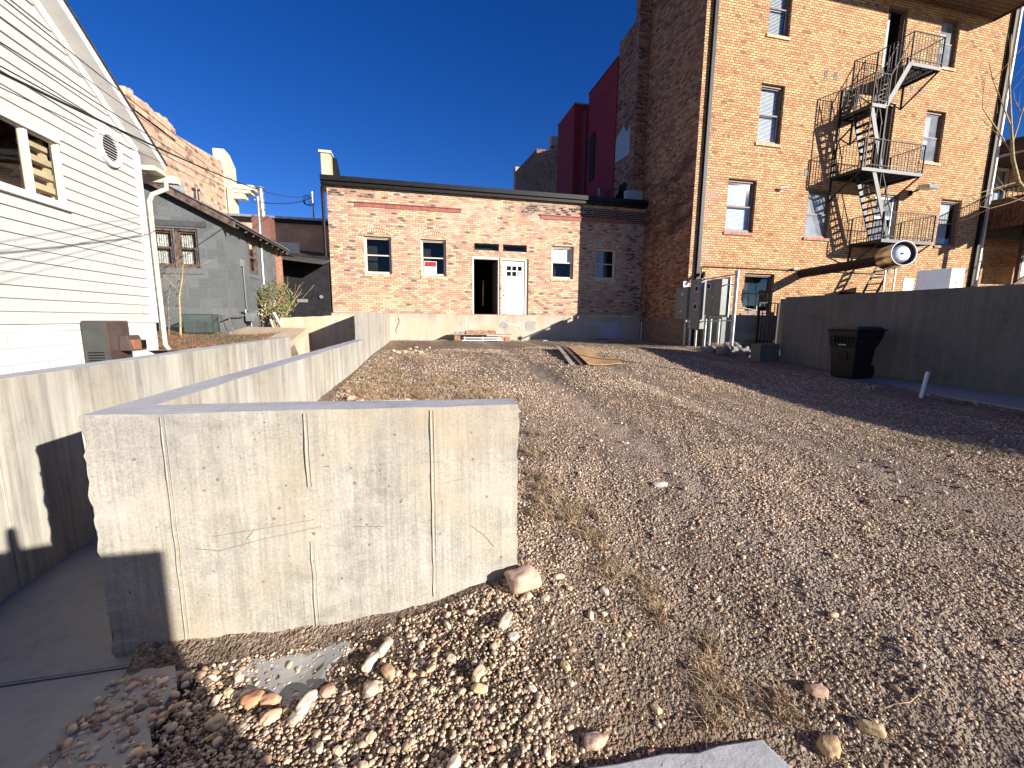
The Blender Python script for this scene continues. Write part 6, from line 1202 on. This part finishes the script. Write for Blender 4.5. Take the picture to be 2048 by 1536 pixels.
mb = MB(); mb.tube([(5.75, 16.3, -.78), (9.4, 16.32, -.80)], .03, 8); mb.tube([(7.3, 16.27, -.765), (7.9, 16.27, -.765)], .033, 8); tag(mb.build('ground_pipe', M_HEATG), 'dark pipe lying along the foot of the shaded foundation', 'pipe')
mb = MB(); mb.tube([(9.2, 15.95, -.82), (9.2, 15.95, -.15)], .022, 8); mb.tube([(9.2, 15.95, -.35), (9.2, 15.83, -.35)], .02, 8); mb.tube([(9.2, 15.95, -.15), (9.2, 15.95, -.05)], .035, 8); tag(mb.build('standpipe', M_GALV), 'grey water standpipe in the shaded corner of the two brick buildings', 'standpipe')
mb = MB(); mb.prism([(5.0, 16.0), (9.4, 15.9), (9.4, 16.6), (4.6, 16.6)], -.9, -.765); s = mb.build('concrete_apron', M_SLAB); tag(s, kind='structure')
mb = MB(); mb.prism([(.47, .3), (1.25, .3), (1.25, 1.0), (1.225, 1.114), (1.05, 1.128), (.96, 1.122), (.84, 1.146), (.66, 1.150), (.49, 1.166)], -1.8, -1.53); s = mb.build('kerb_slab', M_SLAB2, bevel=.008); tag(s, kind='structure')

# behind the camera: an added box and the person throw the two lower-left shadows
uc = thing('shadow_box', 'unseen box added behind the camera to cast the shadow at the lower left', 'cabinet', (.2, -1.0, -1.6))
mb = MB(); mb.box(-1.6, 1.47, -1.3, -.75, -1.6, .04); mb.build('body', M_HEATG, uc, bevel=.02); mb = MB(); mb.box(-.1, .0, -.749, -.73, -1.5, -.1); mb.build('door_gap', M_BLACKM, uc)
def person():
    J = [(.40, -.40, -.65), (.40, -.39, -.42), (.39, -.38, -.16), (.39, -.36, -.03), (.385, -.34, .06), (.385, -.33, .16),
         (.22, -.37, -.20), (.10, -.28, -.40), (.14, -.12, -.20), (.16, -.04, -.10), (.56, -.37, -.20), (.62, -.22, -.38), (.40, -.10, -.20), (.34, -.03, -.10),
         (.30, -.40, -.74), (.29, -.38, -1.12), (.28, -.42, -1.52), (.28, -.30, -1.57), (.50, -.40, -.74), (.51, -.38, -1.12), (.52, -.42, -1.52), (.52, -.30, -1.57)]
    E_ = [(0, 1), (1, 2), (2, 3), (3, 4), (4, 5), (2, 6), (6, 7), (7, 8), (8, 9), (2, 10), (10, 11), (11, 12), (12, 13), (0, 14), (14, 15), (15, 16), (16, 17), (0, 18), (18, 19), (19, 20), (20, 21)]
    Rr = [.15, .14, .15, .055, .09, .07, .065, .048, .038, .03, .065, .048, .038, .03, .10, .065, .045, .035, .10, .065, .045, .035]
    me = bpy.data.meshes.new('person'); me.from_pydata(J, E_, []); me.materials.append(M_CLOTH); o = link('person', me); me.skin_vertices or me.attributes
    md = o.modifiers.new('skin', 'SKIN')
    if not me.skin_vertices: bpy.context.view_layer.objects.active = o
    for v, r in zip(me.skin_vertices[0].data, Rr): v.radius = (r, r * .8)
    me.skin_vertices[0].data[0].use_root = True; o.modifiers.new('sub', 'SUBSURF').render_levels = 1
    return tag(o, 'person in a dark jacket at the camera, both hands raised', 'person')
try: person()
except Exception as e: print('person skipped', e)
